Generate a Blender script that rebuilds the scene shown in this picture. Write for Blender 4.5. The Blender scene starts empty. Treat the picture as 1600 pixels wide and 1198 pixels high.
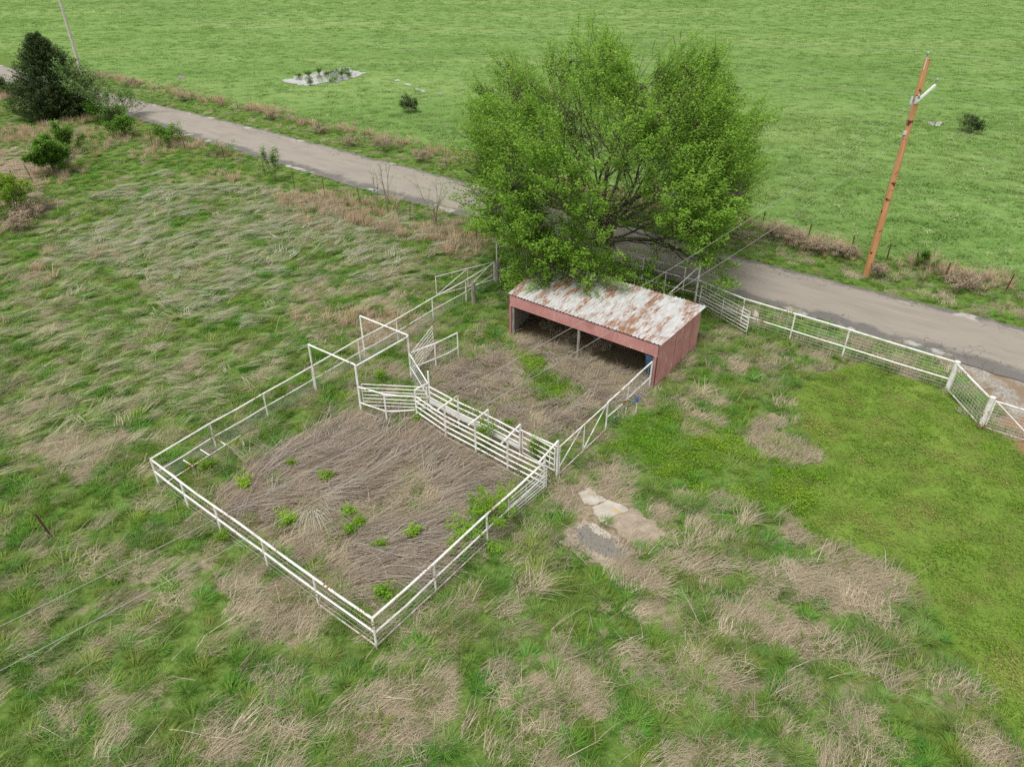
import bpy, math, random
import numpy as np
from mathutils import Matrix

# ------------------------------------------------------------------ camera, sky, sun, exposure
S = bpy.context.scene
C = S.collection
H, F, TH, CX, CY = 18.0, 1109.0, math.radians(32.1), 800.0, 599.0   # flying height, focal length (photo px), pitch
cam_d = bpy.data.cameras.new('camera'); cam = bpy.data.objects.new('camera', cam_d); C.objects.link(cam)
cam.location = (0, 0, H); cam.rotation_euler = (math.pi / 2 - TH, 0, 0)
cam_d.sensor_fit = 'HORIZONTAL'; cam_d.sensor_width = 36; cam_d.lens = 36 * F / 1600
cam_d.clip_start = .5; cam_d.clip_end = 4000
S.camera = cam
SUN_EL, SUN_AZ = math.radians(66), math.radians(215)
w = bpy.data.worlds.new('World'); S.world = w; w.use_nodes = True
wn = w.node_tree.nodes; wl = w.node_tree.links
sky = wn.new('ShaderNodeTexSky'); sky.sky_type = 'NISHITA'; sky.sun_disc = False
sky.sun_elevation = SUN_EL; sky.sun_rotation = SUN_AZ; sky.dust_density = 1; sky.air_density = 1
hs = wn.new('ShaderNodeHueSaturation'); hs.inputs['Saturation'].default_value = .0
wl.new(sky.outputs[0], hs.inputs['Color']); wl.new(hs.outputs[0], wn['Background'].inputs[0])
wn['Background'].inputs[1].default_value = .13
sun_d = bpy.data.lights.new('sun', 'SUN'); sun_d.energy = 1.5; sun_d.angle = math.radians(20); sun_d.color = (1, .965, .91)
sun = bpy.data.objects.new('sun', sun_d); C.objects.link(sun)
sun.rotation_euler = (math.pi / 2 - SUN_EL, 0, math.pi - SUN_AZ)
S.view_settings.view_transform = 'Standard'; S.view_settings.look = 'None'
S.view_settings.gamma = 1; S.view_settings.use_curve_mapping = False
S.view_settings.exposure = .67
cy = S.cycles
cy.max_bounces = 5; cy.diffuse_bounces = 3; cy.glossy_bounces = 2; cy.transmission_bounces = 3
cy.use_adaptive_sampling = False; cy.use_denoising = False
R = np.random.default_rng(11); random.seed(5)
R8 = math.radians

# ------------------------------------------------------------------ helpers
def G(px, py, z=0.0):
    """the point at height z that the photograph shows at pixel (px, py) of its 1600 x 1198"""
    dx, dy = (px - CX) / F, -(py - CY) / F
    d = np.array([dx, math.cos(TH) + dy * math.sin(TH), -math.sin(TH) + dy * math.cos(TH)])
    t = (z - H) / d[2]
    return np.array([0, 0, H]) + t * d
def GA(pts, z=0.0): return np.array([G(p[0], p[1], z)[:2] for p in pts])
def ht(bx, by, ty):
    return H - G(bx, by)[1] * math.tan(TH + math.atan((ty - CY) / F))

def _hash(i, j, s):
    n = (i.astype(np.int64) * 374761393 + j.astype(np.int64) * 668265263 + s * 1274126177) & 0xffffffff
    n = ((n ^ (n >> 13)) * 1274126177) & 0xffffffff
    return ((n ^ (n >> 16)) & 0xffff) / 65535.0
def vnoise(x, y, s=0):
    xi, yi = np.floor(x), np.floor(y); fx, fy = x - xi, y - yi
    fx, fy = fx * fx * (3 - 2 * fx), fy * fy * (3 - 2 * fy)
    a, b, c, d = _hash(xi, yi, s), _hash(xi + 1, yi, s), _hash(xi, yi + 1, s), _hash(xi + 1, yi + 1, s)
    return (a * (1 - fx) + b * fx) * (1 - fy) + (c * (1 - fx) + d * fx) * fy
def fbm(x, y, sc, s=0, o=3):
    v, a, t = 0, 1, 0
    for k in range(o):
        v = v + a * vnoise(x / sc * 2 ** k + 17.3 * k, y / sc * 2 ** k - 9.1 * k, s + k); t += a; a *= .5
    return v / t                                              # 0..1, about .5
def sst(e0, e1, v):
    t = np.clip((v - e0) / (e1 - e0), 0, 1); return t * t * (3 - 2 * t)
def inpoly(x, y, poly):
    r = np.zeros(x.shape, bool); n = len(poly)
    for i in range(n):
        (x0, y0), (x1, y1) = poly[i], poly[(i + 1) % n]
        if y0 == y1: continue
        c = ((y0 > y) != (y1 > y)) & (x < (x1 - x0) * (y - y0) / (y1 - y0) + x0)
        r ^= c
    return r

def vn(v): v = np.asarray(v, float); return v / (np.linalg.norm(v) + 1e-9)
def tag(o, label=None, cat=None, group=None, kind=None):
    if label: o['label'] = label
    if cat: o['category'] = cat
    if group: o['group'] = group
    if kind: o['kind'] = kind
    return o
def empty(name, loc, label=None, cat=None, group=None):
    o = bpy.data.objects.new(name, None); C.objects.link(o); o.location = loc; o.empty_display_size = .2
    return tag(o, label, cat, group)
def raw_mesh(name, v, f, m, nper=4, smooth=False):
    """mesh out of numpy arrays; f is (n, nper)"""
    me = bpy.data.meshes.new(name); v = np.asarray(v, np.float32); f = np.asarray(f, np.int32)
    me.vertices.add(len(v)); me.vertices.foreach_set('co', v.ravel())
    me.loops.add(f.size); me.loops.foreach_set('vertex_index', f.ravel())
    me.polygons.add(len(f)); me.polygons.foreach_set('loop_start', np.arange(0, f.size, nper, dtype=np.int32))
    if smooth: me.polygons.foreach_set('use_smooth', np.ones(len(f), bool))
    me.update(calc_edges=True)
    if m: me.materials.append(m)
    return me
def fattr(me, name, arr, domain='POINT'):
    a = me.attributes.new(name, 'FLOAT', domain); a.data.foreach_set('value', np.asarray(arr, np.float32).ravel())
def link(name, me, parent=None):
    o = bpy.data.objects.new(name, me); C.objects.link(o)
    if parent: o.parent = parent
    return o

class MB:
    """collects shapes given in world coordinates; build() links them as one object relative to its parent's base"""
    def __init__(s): s.v = []; s.f = []; s.sm = []
    def add(s, v, f, smooth=False):
        n = len(s.v); s.v += [tuple(map(float, p)) for p in v]; s.f += [tuple(int(i) + n for i in q) for q in f]; s.sm += [smooth] * len(f)
    def tube(s, pts, r, n=8, caps=True):
        pts = [np.array(p, float) for p in pts]; rr = r if hasattr(r, '__len__') else [r] * len(pts)
        v = []; f = []
        t0 = pts[1] - pts[0]; t0 /= np.linalg.norm(t0)
        a = np.array([0, 0, 1.]) if abs(t0[2]) < .9 else np.array([1., 0, 0])
        u = np.cross(t0, a); u /= np.linalg.norm(u)
        for i, p in enumerate(pts):
            t = pts[min(i + 1, len(pts) - 1)] - pts[max(i - 1, 0)]; t /= np.linalg.norm(t) + 1e-9
            u = u - t * (u @ t); u /= np.linalg.norm(u) + 1e-9; b = np.cross(t, u)
            for k in range(n):
                c = 2 * math.pi * k / n; v.append(p + rr[i] * (math.cos(c) * u + math.sin(c) * b))
        for i in range(len(pts) - 1):
            for k in range(n): f.append((i * n + k, i * n + (k + 1) % n, (i + 1) * n + (k + 1) % n, (i + 1) * n + k))
        s.add(v, f, True)
        if caps:
            s.add(v[:n], [tuple(range(n))[::-1]]); s.add(v[-n:], [tuple(range(n))])
    def bar(s, p, q, wd, th, up=(0, 0, 1)):
        """box section wd (sideways) x th (along up) from p to q"""
        p, q, up = np.array(p, float), np.array(q, float), np.array(up, float)
        t = q - p; t /= np.linalg.norm(t)
        sd = np.cross(t, up); sd /= np.linalg.norm(sd); up = np.cross(sd, t)
        v = [e + a * wd / 2 * sd + b * th / 2 * up for e in (p, q) for a, b in ((-1, -1), (1, -1), (1, 1), (-1, 1))]
        s.add(v, [(0, 1, 2, 3), (7, 6, 5, 4), (0, 4, 5, 1), (1, 5, 6, 2), (2, 6, 7, 3), (3, 7, 4, 0)])
    def build(s, name, m, parent=None, kind=None):
        off = np.array(parent_world(parent)) if parent else np.zeros(3)
        me = bpy.data.meshes.new(name); me.from_pydata([tuple(np.array(p) - off) for p in s.v], [], s.f)
        me.polygons.foreach_set('use_smooth', s.sm); me.materials.append(m); me.update()
        o = link(name, me, parent)
        if kind: o['kind'] = kind
        return o
def parent_world(o):
    p = np.zeros(3)
    while o: p = p + np.array(o.location); o = o.parent
    return p
def tube_obj(name, pts, r, m, parent, n=8):
    b = MB(); b.tube(pts, r, n); return b.build(name, m, parent)

# ------------------------------------------------------------------ materials
def mat(name):
    m = bpy.data.materials.new(name); m.use_nodes = True
    nt = m.node_tree; b = nt.nodes['Principled BSDF']
    b.inputs['Roughness'].default_value = .75; b.inputs['Specular IOR Level'].default_value = .25
    return m, nt, b
def N(nt, t, **kw):
    n = nt.nodes.new(t)
    for k, v in kw.items():
        if k.startswith('i_'): n.inputs[int(k[2:])].default_value = v
        else: setattr(n, k, v)
    return n
def ramp(nt, fac, stops):
    r = nt.nodes.new('ShaderNodeValToRGB'); e = r.color_ramp.elements
    while len(e) < len(stops): e.new(.5)
    for q, (p, c) in zip(e, stops): q.position = p; q.color = (*c, 1) if len(c) == 3 else c
    nt.links.new(fac, r.inputs[0]); return r.outputs[0]
def noise(nt, scale, detail=3, vec=None, rough=.55, dist=0):
    n = N(nt, 'ShaderNodeTexNoise'); n.inputs['Scale'].default_value = scale; n.inputs['Detail'].default_value = detail
    n.inputs['Roughness'].default_value = rough; n.inputs['Distortion'].default_value = dist
    if vec is not None: nt.links.new(vec, n.inputs['Vector'])
    return n.outputs['Fac']
def pos(nt, scale=(1, 1, 1), obj=False):
    if obj: v = N(nt, 'ShaderNodeTexCoord').outputs['Object']
    else: v = N(nt, 'ShaderNodeNewGeometry').outputs['Position']
    mp = N(nt, 'ShaderNodeMapping'); mp.inputs['Scale'].default_value = scale
    nt.links.new(v, mp.inputs[0]); return mp.outputs[0]
def mix(nt, fac, a, b, mode='MIX'):
    m = N(nt, 'ShaderNodeMix', data_type='RGBA', blend_type=mode)
    for s, v in ((0, fac), (6, a), (7, b)):
        if isinstance(v, bpy.types.NodeSocket): nt.links.new(v, m.inputs[s])
        else: m.inputs[s].default_value = v if s == 0 else (*v, 1)
    return m.outputs[2]
def math_n(nt, op, a, b=None, clamp=False):
    m = N(nt, 'ShaderNodeMath', operation=op, use_clamp=clamp)
    for s, v in ((0, a), (1, b)):
        if v is None: continue
        if isinstance(v, bpy.types.NodeSocket): nt.links.new(v, m.inputs[s])
        else: m.inputs[s].default_value = v
    return m.outputs[0]
def attr(nt, name):
    a = N(nt, 'ShaderNodeAttribute', attribute_name=name); return a.outputs['Fac']
def thresh(nt, v, a, b):
    m = N(nt, 'ShaderNodeMapRange', interpolation_type='SMOOTHSTEP')
    nt.links.new(v, m.inputs[0]); m.inputs[1].default_value = a; m.inputs[2].default_value = b
    return m.outputs[0]
def bump(nt, b, h, strength=.4, dist=.02):
    n = N(nt, 'ShaderNodeBump'); n.inputs['Strength'].default_value = strength; n.inputs['Distance'].default_value = dist
    nt.links.new(h, n.inputs['Height']); nt.links.new(n.outputs[0], b.inputs['Normal'])

def plant_mat(name, ca, cb, macro=None, mscale=.35, trans=.3, var=.25, hue=0.0):
    """leaf / blade: colour between ca and cb by the piece's own tint, drifting to macro over the ground"""
    m, nt, b = mat(name)
    col = mix(nt, attr(nt, 'tint'), ca, cb)
    if macro: col = mix(nt, thresh(nt, noise(nt, mscale, 2, pos(nt)), .4, .66), col, macro)
    rnd = N(nt, 'ShaderNodeObjectInfo').outputs['Random']
    hsv = N(nt, 'ShaderNodeHueSaturation'); nt.links.new(col, hsv.inputs['Color'])
    nt.links.new(math_n(nt, 'MULTIPLY_ADD', rnd, 2 * var), hsv.inputs['Value'])
    hsv.inputs['Value'].links[0].from_node.inputs[2].default_value = 1 - var
    if hue: nt.links.new(math_n(nt, 'MULTIPLY_ADD', math_n(nt, 'FRACT', math_n(nt, 'MULTIPLY', rnd, 7.31)), 2 * hue), hsv.inputs['Hue']); hsv.inputs['Hue'].links[0].from_node.inputs[2].default_value = .5 - hue * .8
    d = N(nt, 'ShaderNodeBsdfDiffuse'); t = N(nt, 'ShaderNodeBsdfTranslucent'); x = N(nt, 'ShaderNodeMixShader')
    x.inputs[0].default_value = trans
    for q in (d, t): nt.links.new(hsv.outputs[0], q.inputs[0])
    nt.links.new(d.outputs[0], x.inputs[1]); nt.links.new(t.outputs[0], x.inputs[2])
    nt.nodes.remove(b); nt.links.new(x.outputs[0], nt.nodes['Material Output'].inputs[0])
    return m

def white_pipe(rust=.58):
    m, nt, b = mat('white_painted_pipe')
    p = pos(nt)
    g = ramp(nt, noise(nt, 2.5, 4, p), [(.32, (.56, .53, .48)), (.5, (.74, .72, .69)), (.7, (.80, .79, .77))])
    r = ramp(nt, noise(nt, 40, 2, p), [(.3, (.16, .07, .035)), (.7, (.34, .15, .06))])
    zz_ = N(nt, 'ShaderNodeSeparateXYZ'); nt.links.new(N(nt, 'ShaderNodeNewGeometry').outputs['Position'], zz_.inputs[0])
    foot = math_n(nt, 'MULTIPLY', thresh(nt, math_n(nt, 'ADD', zz_.outputs[2], math_n(nt, 'MULTIPLY', noise(nt, 6, 2, p), .5)), .62, .3), .75)
    g = mix(nt, foot, g, (.36, .29, .22))
    f = thresh(nt, math_n(nt, 'ADD', math_n(nt, 'MULTIPLY', noise(nt, 1.1, 2, p), .55), math_n(nt, 'MULTIPLY', noise(nt, 16, 4, p), .45)), rust, rust + .05)
    nt.links.new(mix(nt, f, g, r), b.inputs['Base Color']); b.inputs['Roughness'].default_value = .5
    return m
M = {}
M['pipe'] = white_pipe(); M['rusty_pipe'] = white_pipe(.54)
m, nt, b = mat('galvanised_wire'); b.inputs['Base Color'].default_value = (.62, .62, .60, 1); b.inputs['Metallic'].default_value = .3; M['wire'] = m
m, nt, b = mat('cable'); b.inputs['Base Color'].default_value = (.44, .44, .42, 1); b.inputs['Roughness'].default_value = .5; M['cable'] = m
def wood(name, a, c, scale=(8, 8, .8)):
    m, nt, b = mat(name); f = noise(nt, 3, 5, pos(nt, scale))
    nt.links.new(ramp(nt, f, [(.32, a), (.68, c)]), b.inputs['Base Color']); bump(nt, b, f, .5); return m
M['grey_wood'] = wood('weathered_wood', (.13, .12, .105), (.36, .33, .29))
M['bark'] = wood('bark', (.045, .036, .028), (.16, .13, .10), (5, 5, 1.2))
M['twig'] = wood('twig_bark', (.14, .12, .09), (.30, .27, .20), (5, 5, 1.2))
m, nt, b = mat('treated_pole'); p = pos(nt, (14, 14, .5))
z = N(nt, 'ShaderNodeSeparateXYZ'); nt.links.new(N(nt, 'ShaderNodeNewGeometry').outputs['Position'], z.inputs[0])
c = ramp(nt, noise(nt, 2, 5, p), [(.3, (.38, .18, .07)), (.7, (.60, .33, .155))])
c = mix(nt, thresh(nt, noise(nt, 1.2, 3, pos(nt, (1.5, 1.5, 1.8))), .6, .66), c, (.09, .035, .015))
nt.links.new(c, b.inputs['Base Color']); M['pole'] = m
M['old_pole'] = wood('old_pole', (.30, .27, .23), (.62, .58, .52), (10, 10, .4))
m, nt, b = mat('porcelain'); b.inputs['Base Color'].default_value = (.42, .50, .50, 1); b.inputs['Roughness'].default_value = .2; M['porcelain'] = m
m, nt, b = mat('fibreglass'); b.inputs['Base Color'].default_value = (.72, .72, .70, 1); M['fibreglass'] = m
m, nt, b = mat('rusted_steel'); nt.links.new(ramp(nt, noise(nt, 9, 3, pos(nt)), [(.3, (.05, .03, .022)), (.7, (.14, .075, .05))]), b.inputs['Base Color']); M['rusted'] = m
m, nt, b = mat('blue_plastic'); nt.links.new(ramp(nt, noise(nt, 3, 3, pos(nt)), [(.3, (.07, .17, .30)), (.7, (.12, .26, .42))]), b.inputs['Base Color']); b.inputs['Roughness'].default_value = .45; M['blue'] = m
m, nt, b = mat('blue_paint'); b.inputs['Base Color'].default_value = (.04, .11, .32, 1); b.inputs['Roughness'].default_value = .4; M['blue_paint'] = m
m, nt, b = mat('red_painted_sheet'); p = pos(nt)
c = ramp(nt, noise(nt, 1.6, 5, p), [(.3, (.36, .16, .145)), (.7, (.47, .24, .22))])
c = mix(nt, thresh(nt, noise(nt, 5, 5, pos(nt, (1, 1, .35))), .60, .70), c, (.50, .32, .28))
c = mix(nt, thresh(nt, noise(nt, 11, 4, p), .66, .72), c, (.23, .085, .05))
nt.links.new(c, b.inputs['Base Color']); b.inputs['Roughness'].default_value = .6; M['red'] = m
m, nt, b = mat('rusty_galvanised_roof')
tc = N(nt, 'ShaderNodeTexCoord').outputs['Object']; rnd = N(nt, 'ShaderNodeObjectInfo').outputs['Random']
def rv(scale, k):
    mp = N(nt, 'ShaderNodeMapping'); mp.inputs['Scale'].default_value = scale; nt.links.new(tc, mp.inputs[0])
    cx = N(nt, 'ShaderNodeCombineXYZ'); nt.links.new(math_n(nt, 'MULTIPLY', rnd, 37.0 * k), cx.inputs[2]); nt.links.new(cx.outputs[0], mp.inputs['Location']); return mp.outputs[0]
zinc = ramp(nt, noise(nt, 2.2, 5, rv((2.2, .8, 1), 1)), [(.3, (.53, .53, .53)), (.7, (.74, .74, .74))])
rst = ramp(nt, noise(nt, 6, 4, rv((3, 1, 1), 2)), [(.3, (.24, .11, .06)), (.55, (.38, .20, .12)), (.75, (.52, .37, .27))])
rf = math_n(nt, 'ADD', math_n(nt, 'MULTIPLY', noise(nt, .9, 3, rv((1.4, .5, 1), 3)), .45), math_n(nt, 'MULTIPLY', noise(nt, 3.2, 5, rv((6.5, .55, 1), 4), .68), .55))
rf = math_n(nt, 'ADD', rf, math_n(nt, 'MULTIPLY', math_n(nt, 'SUBTRACT', rnd, .5), .05))
c = mix(nt, thresh(nt, rf, .47, .575), zinc, rst)
nt.links.new(c, b.inputs['Base Color']); b.inputs['Roughness'].default_value = .55; b.inputs['Metallic'].default_value = .15; M['roof'] = m
m, nt, b = mat('concrete'); p = pos(nt)
c = ramp(nt, noise(nt, 2.2, 5, p), [(.3, (.36, .325, .27)), (.7, (.54, .50, .43))])
c = mix(nt, thresh(nt, noise(nt, 1.6, 4, p), .6, .68), c, (.46, .33, .14)); nt.links.new(c, b.inputs['Base Color'])
bump(nt, b, noise(nt, 14, 5, p), .3); M['concrete'] = m
m, nt, b = mat('gravel'); p = pos(nt); v = N(nt, 'ShaderNodeTexVoronoi', feature='F1'); v.inputs['Scale'].default_value = 18; nt.links.new(p, v.inputs['Vector'])
nt.links.new(ramp(nt, v.outputs['Color'], [(.1, (.08, .075, .065)), (.9, (.29, .275, .24))]), b.inputs['Base Color']); M['gravel'] = m
m, nt, b = mat('pond_water'); b.inputs['Base Color'].default_value = (.24, .24, .22, 1); b.inputs['Roughness'].default_value = .05; b.inputs['Specular IOR Level'].default_value = .5; b.inputs['IOR'].default_value = 2.4; M['water'] = m

# ------------------------------------------------------------------ where things lie: zones of the ground, world metres
FAR = np.array([(-420, 405), (-140, 174), (-85.1, 128.4), (-53.7, 102.1), (-28.65, 82.47), (-12.19, 68.49), (-1.79, 59.91), (14.53, 45.0), (19, 41.4), (23.33, 37.9), (27.97, 34.3), (80, -7), (200, -102)])
NEAR = np.array([(-430, 400), (-145, 165), (-78.45, 115.5), (-54.3, 95.6), (-43.43, 86.5), (-33.87, 77.5), (-24.95, 70.0), (-12.64, 59.5), (-3.21, 52.1), (4, 45.9), (11.51, 39.6), (16.25, 35.9), (20.18, 32.5), (23.2, 29.8), (31, 23.4), (80, -15.5), (200, -110)])
def far_y(x): return np.interp(x, FAR[:, 0], FAR[:, 1])
def near_y(x): return np.interp(x, NEAR[:, 0], NEAR[:, 1])
LAWN = GA([(1345, 560), (1262, 592), (1240, 625), (1250, 672), (1262, 715), (1252, 742), (1215, 745), (1205, 775), (1235, 810), (1262, 850), (1330, 868), (1400, 890), (1450, 940), (1480, 1000), (1525, 1070), (1565, 1130), (1612, 1198), (1700, 1300), (1900, 1300), (1900, 760), (1600, 700), (1530, 672), (1478, 615)])
BRIGHT = GA([(985, 655), (1050, 640), (1130, 672), (1215, 705), (1275, 745), (1240, 800), (1190, 790), (1100, 772), (1020, 735), (955, 695)])
CORRAL = GA([(388, 752), (425, 706), (500, 668), (560, 634), (620, 672), (690, 690), (775, 738), (745, 790), (690, 870), (640, 910), (585, 945), (500, 900), (425, 845), (362, 800), (335, 780)])
YARD = GA([(690, 562), (770, 556), (850, 540), (1018, 600), (950, 640), (880, 690), (800, 690), (720, 620), (670, 590)])
FORE = GA([(800, 522), (850, 548), (905, 560), (1000, 596), (1012, 612), (950, 640), (890, 630), (860, 590), (815, 560)])
PEN = GA([(249, 752), (590, 1012), (869, 748), (1017, 612), (797, 522), (774, 444)])
INSHED = GA([(797, 522), (1022, 607), (1085, 543), (850, 460)])
YGREEN = GA([(800, 548), (850, 560), (870, 590), (905, 605), (895, 632), (850, 635), (820, 610), (815, 580)])
GRAVEL = GA([(872, 842), (905, 815), (940, 825), (990, 862), (985, 878), (940, 882), (900, 870)])
SLAB1 = GA([(903, 772), (920, 764), (930, 768), (932, 775), (942, 778), (947, 784), (928, 790), (912, 788)])
SLAB2 = GA([(925, 795), (950, 783), (970, 790), (982, 798), (962, 806), (955, 812), (938, 818), (930, 806)])
SLAB3 = GA([(919, 820), (926, 818), (952, 835), (956, 840), (935, 838), (924, 830)])
SPOTS = [(1090, 662, 30, 24), (1228, 712, 48, 14), (1205, 655, 20, 12), (1185, 690, 24, 8), (600, 1150, 42, 32), (1270, 985, 28, 18), (1185, 945, 26, 22), (70, 1050, 30, 16), (1560, 1185, 44, 18), (25, 262, 60, 16), (0, 300, 40, 20), (180, 690, 40, 10), (860, 1030, 40, 12)]
BAREP = GA([(868, 762), (905, 748), (960, 775), (1010, 805), (1045, 835), (1030, 850), (992, 848), (990, 872), (930, 884), (866, 842), (885, 815), (905, 800), (880, 785)])
DRIVE = GA([(1470, 560), (1520, 558), (1620, 590), (1700, 700), (1600, 690), (1560, 660), (1545, 615), (1515, 590)])
SOIL = GA([(1555, 650), (1700, 690), (1700, 760), (1585, 700)])
TAN = [(600, 1150, 50, 40), (1270, 985, 32, 22), (860, 1025, 70, 22), (1185, 945, 35, 30), (1090, 662, 34, 26), (1225, 712, 52, 20), (1200, 655, 24, 14), (70, 1050, 34, 22),
       (290, 872, 95, 40), (200, 905, 60, 22), (440, 945, 60, 50), (260, 815, 60, 32), (1320, 905, 120, 32), (990, 895, 60, 24), (870, 770, 62, 34), (1485, 965, 46, 30),
       (1545, 1075, 26, 50), (1560, 1185, 46, 22), (960, 835, 90, 55), (1225, 830, 30, 26), (560, 525, 90, 40), (640, 560, 60, 28), (340, 440, 60, 26), (120, 500, 70, 24), (50, 430, 60, 26),
       (300, 570, 40, 18), (180, 690, 70, 26), (60, 640, 60, 22), (480, 460, 60, 16), (30, 270, 60, 40), (60, 215, 90, 20), (300, 225, 90, 18), (1010, 965, 40, 18), (1380, 960, 40, 16), (700, 500, 50, 22),
       (60, 165, 60, 18), (20, 340, 40, 26), (700, 1000, 40, 14), (1250, 600, 36, 10), (1130, 575, 26, 8), (1110, 570, 20, 8), (1010, 640, 26, 14)]
GRN = [(1105, 600, 80, 40), (1190, 630, 50, 24), (770, 490, 50, 60), (720, 470, 60, 50), (1050, 720, 60, 20), (230, 480, 120, 40), (420, 380, 160, 30), (350, 520, 100, 30), (150, 600, 100, 30), (735, 900, 60, 50), (630, 985, 60, 26), (340, 690, 90, 26), (470, 625, 60, 20), (800, 900, 50, 40), (150, 800, 70, 20), (840, 990, 50, 18), (1150, 640, 60, 20), (1080, 590, 60, 40), (960, 580, 1, 1),
       (330, 715, 60, 26), (740, 500, 60, 40), (700, 440, 60, 30), (400, 400, 110, 18), (300, 480, 110, 20), (250, 340, 90, 22), (540, 415, 80, 14), (520, 350, 80, 14), (330, 300, 60, 12), (1040, 560, 30, 30), (900, 720, 40, 16), (1000, 745, 30, 22), (1120, 840, 70, 26), (480, 1050, 90, 50), (300, 1000, 80, 40), (60, 930, 70, 30)]
def ell(x, y, L):
    v = np.zeros(x.shape)
    for px, py, rx, ry in L:
        c = G(px, py); a = G(px + rx, py); u = G(px, py - ry); d_ = G(px, py + ry)
        ex, ey = abs(a[0] - c[0]), max(abs(u[1] - d_[1]) / 2, .1)
        v = np.maximum(v, np.exp(-((x - c[0]) / ex) ** 2 - ((y - c[1]) / ey) ** 2))
    return v
def zones(x, y):
    """cover of the ground at x, y; every value 0..1"""
    jx = x + (fbm(x, y, 1.1, 31) - .5) * 1.1; jy = y + (fbm(x, y, 1.1, 41) - .5) * 1.1
    jx2 = x + (fbm(x, y, .6, 33) - .5) * .4; jy2 = y + (fbm(x, y, .6, 43) - .5) * .4
    fd = (y - far_y(x)) * .77; nd = (near_y(x) - y) * .77            # metres beyond the far edge / before the near edge
    z = dict(fd=fd, nd=nd)
    z['road'] = (fd < 0) & (nd < 0)
    z['past'] = fd > 0
    z['lawn'] = inpoly(jx2, jy2, LAWN) & (nd > 3.0)
    z['bright'] = inpoly(jx, jy, BRIGHT)
    z['corral'] = inpoly(jx, jy, CORRAL)
    z['yard'] = inpoly(jx, jy, YARD); z['fore'] = inpoly(jx, jy, FORE); z['shed'] = inpoly(x, y, INSHED)
    z['pen'] = inpoly(x, y, PEN); z['strip'] = z['pen'] & ~z['corral'] & ~z['yard'] & ~z['fore'] & (x < -1.5)
    z['ygreen'] = inpoly(jx2, jy2, YGREEN)
    z['gravel'] = inpoly(jx2, jy2, GRAVEL)
    z['slab'] = inpoly(x, y, GA([(948, 800), (985, 795), (1012, 812), (1040, 834), (1032, 848), (1000, 852), (968, 838), (946, 822)])) & (fbm(x, y, .5, 77) < .6) | inpoly(x, y, SLAB1) | inpoly(x, y, SLAB2) | inpoly(x, y, SLAB3)
    z['barep'] = inpoly(jx2, jy2, BAREP) | (ell(jx2, jy2, SPOTS) > .5)
    z['drive'] = inpoly(jx2, jy2, DRIVE) & (nd > -.5); z['soil'] = inpoly(jx2, jy2, SOIL)
    gr = fbm(x, y, .95, 3, 3) * .72 + fbm(x, y, 6.0, 9, 2) * .28
    gr = gr - .18 * ell(jx, jy, TAN) + (fbm(x, y, .28, 16, 2) - .5) * .22 + .16 * ell(jx, jy, GRN)
    gr = gr + .07 * sst(-6, -11, x) * sst(19, 24, y) + (fbm(x, y, .45, 15, 2) - .5) * .35
    gr = np.where(nd > 1.2, gr, gr + .12)
    z['green'] = sst(.245, .465, gr)                                     # tuft or thatch in the rough
    z['bare'] = z['slab'] | z['gravel'] | z['road'] | z['drive'] | z['shed']
    return z

# ------------------------------------------------------------------ the ground
xs = np.concatenate([np.linspace(-700, -120, 30)[:-1], np.linspace(-120, -40, 81)[:-1], np.linspace(-40, 40, 267)[:-1], np.linspace(40, 120, 54)[:-1], np.linspace(120, 700, 30)])
ys = np.concatenate([np.linspace(-40, 5, 16)[:-1], np.linspace(5, 60, 184)[:-1], np.linspace(60, 140, 100)[:-1], np.linspace(140, 300, 60)[:-1], np.linspace(300, 1800, 40)])
gx, gy = np.meshgrid(xs, ys); gx, gy = gx.ravel(), gy.ravel()
def gz(x, y):
    z = (fbm(x, y, 3.0, 71) - .5) * .12 + (fbm(x, y, .9, 72) - .5) * .06
    fd = (y - far_y(x)) * .77
    z = z - .35 * np.exp(-((fd - 2.6) / 1.3) ** 2)                     # ditch beyond the road
    fl = np.clip((y - 60) / 20, 0, 1); return z * (1 - fl * .6)
zn = zones(gx, gy)
gzz = gz(gx, gy)
flat = zn['road'] | zn['shed'] | zn['slab'] | zn['gravel'] | ((zn['fd'] < .8) & (zn['nd'] < .8))
gzz = np.where(flat, np.minimum(gzz, 0) * .0 - .03, gzz)
nx, ny = len(xs), len(ys)
ii = (np.arange(ny - 1)[:, None] * nx + np.arange(nx - 1)[None, :]).ravel()
m, nt, b = mat('ground'); p = pos(nt)
gfine = noise(nt, 5, 5, p, .65); gf2 = noise(nt, 26, 4, p, .7)
straw = ramp(nt, math_n(nt, 'ADD', math_n(nt, 'MULTIPLY', gfine, .5), math_n(nt, 'MULTIPLY', gf2, .5)), [(.34, (.14, .105, .07)), (.5, (.29, .235, .16)), (.68, (.47, .40, .29))])
gcol = ramp(nt, math_n(nt, 'ADD', math_n(nt, 'MULTIPLY', gfine, .5), math_n(nt, 'MULTIPLY', gf2, .5)), [(.36, (.055, .10, .018)), (.52, (.125, .205, .042)), (.68, (.27, .30, .12))])
lawnc = ramp(nt, math_n(nt, 'ADD', math_n(nt, 'MULTIPLY', noise(nt, .8, 4, p), .5), math_n(nt, 'MULTIPLY', gf2, .5)), [(.36, (.22, .165, .085)), (.43, (.13, .205, .035)), (.56, (.165, .265, .042)), (.68, (.30, .33, .085))])
ps = pos(nt, (.55, 1.2, 1))
pastc = ramp(nt, math_n(nt, 'ADD', math_n(nt, 'MULTIPLY', noise(nt, 1.3, 6, ps, .72), .6), math_n(nt, 'MULTIPLY', noise(nt, .05, 3, ps), .4)), [(.33, (.105, .195, .045)), (.48, (.155, .265, .07)), (.58, (.205, .315, .095)), (.70, (.35, .39, .18))])
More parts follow.
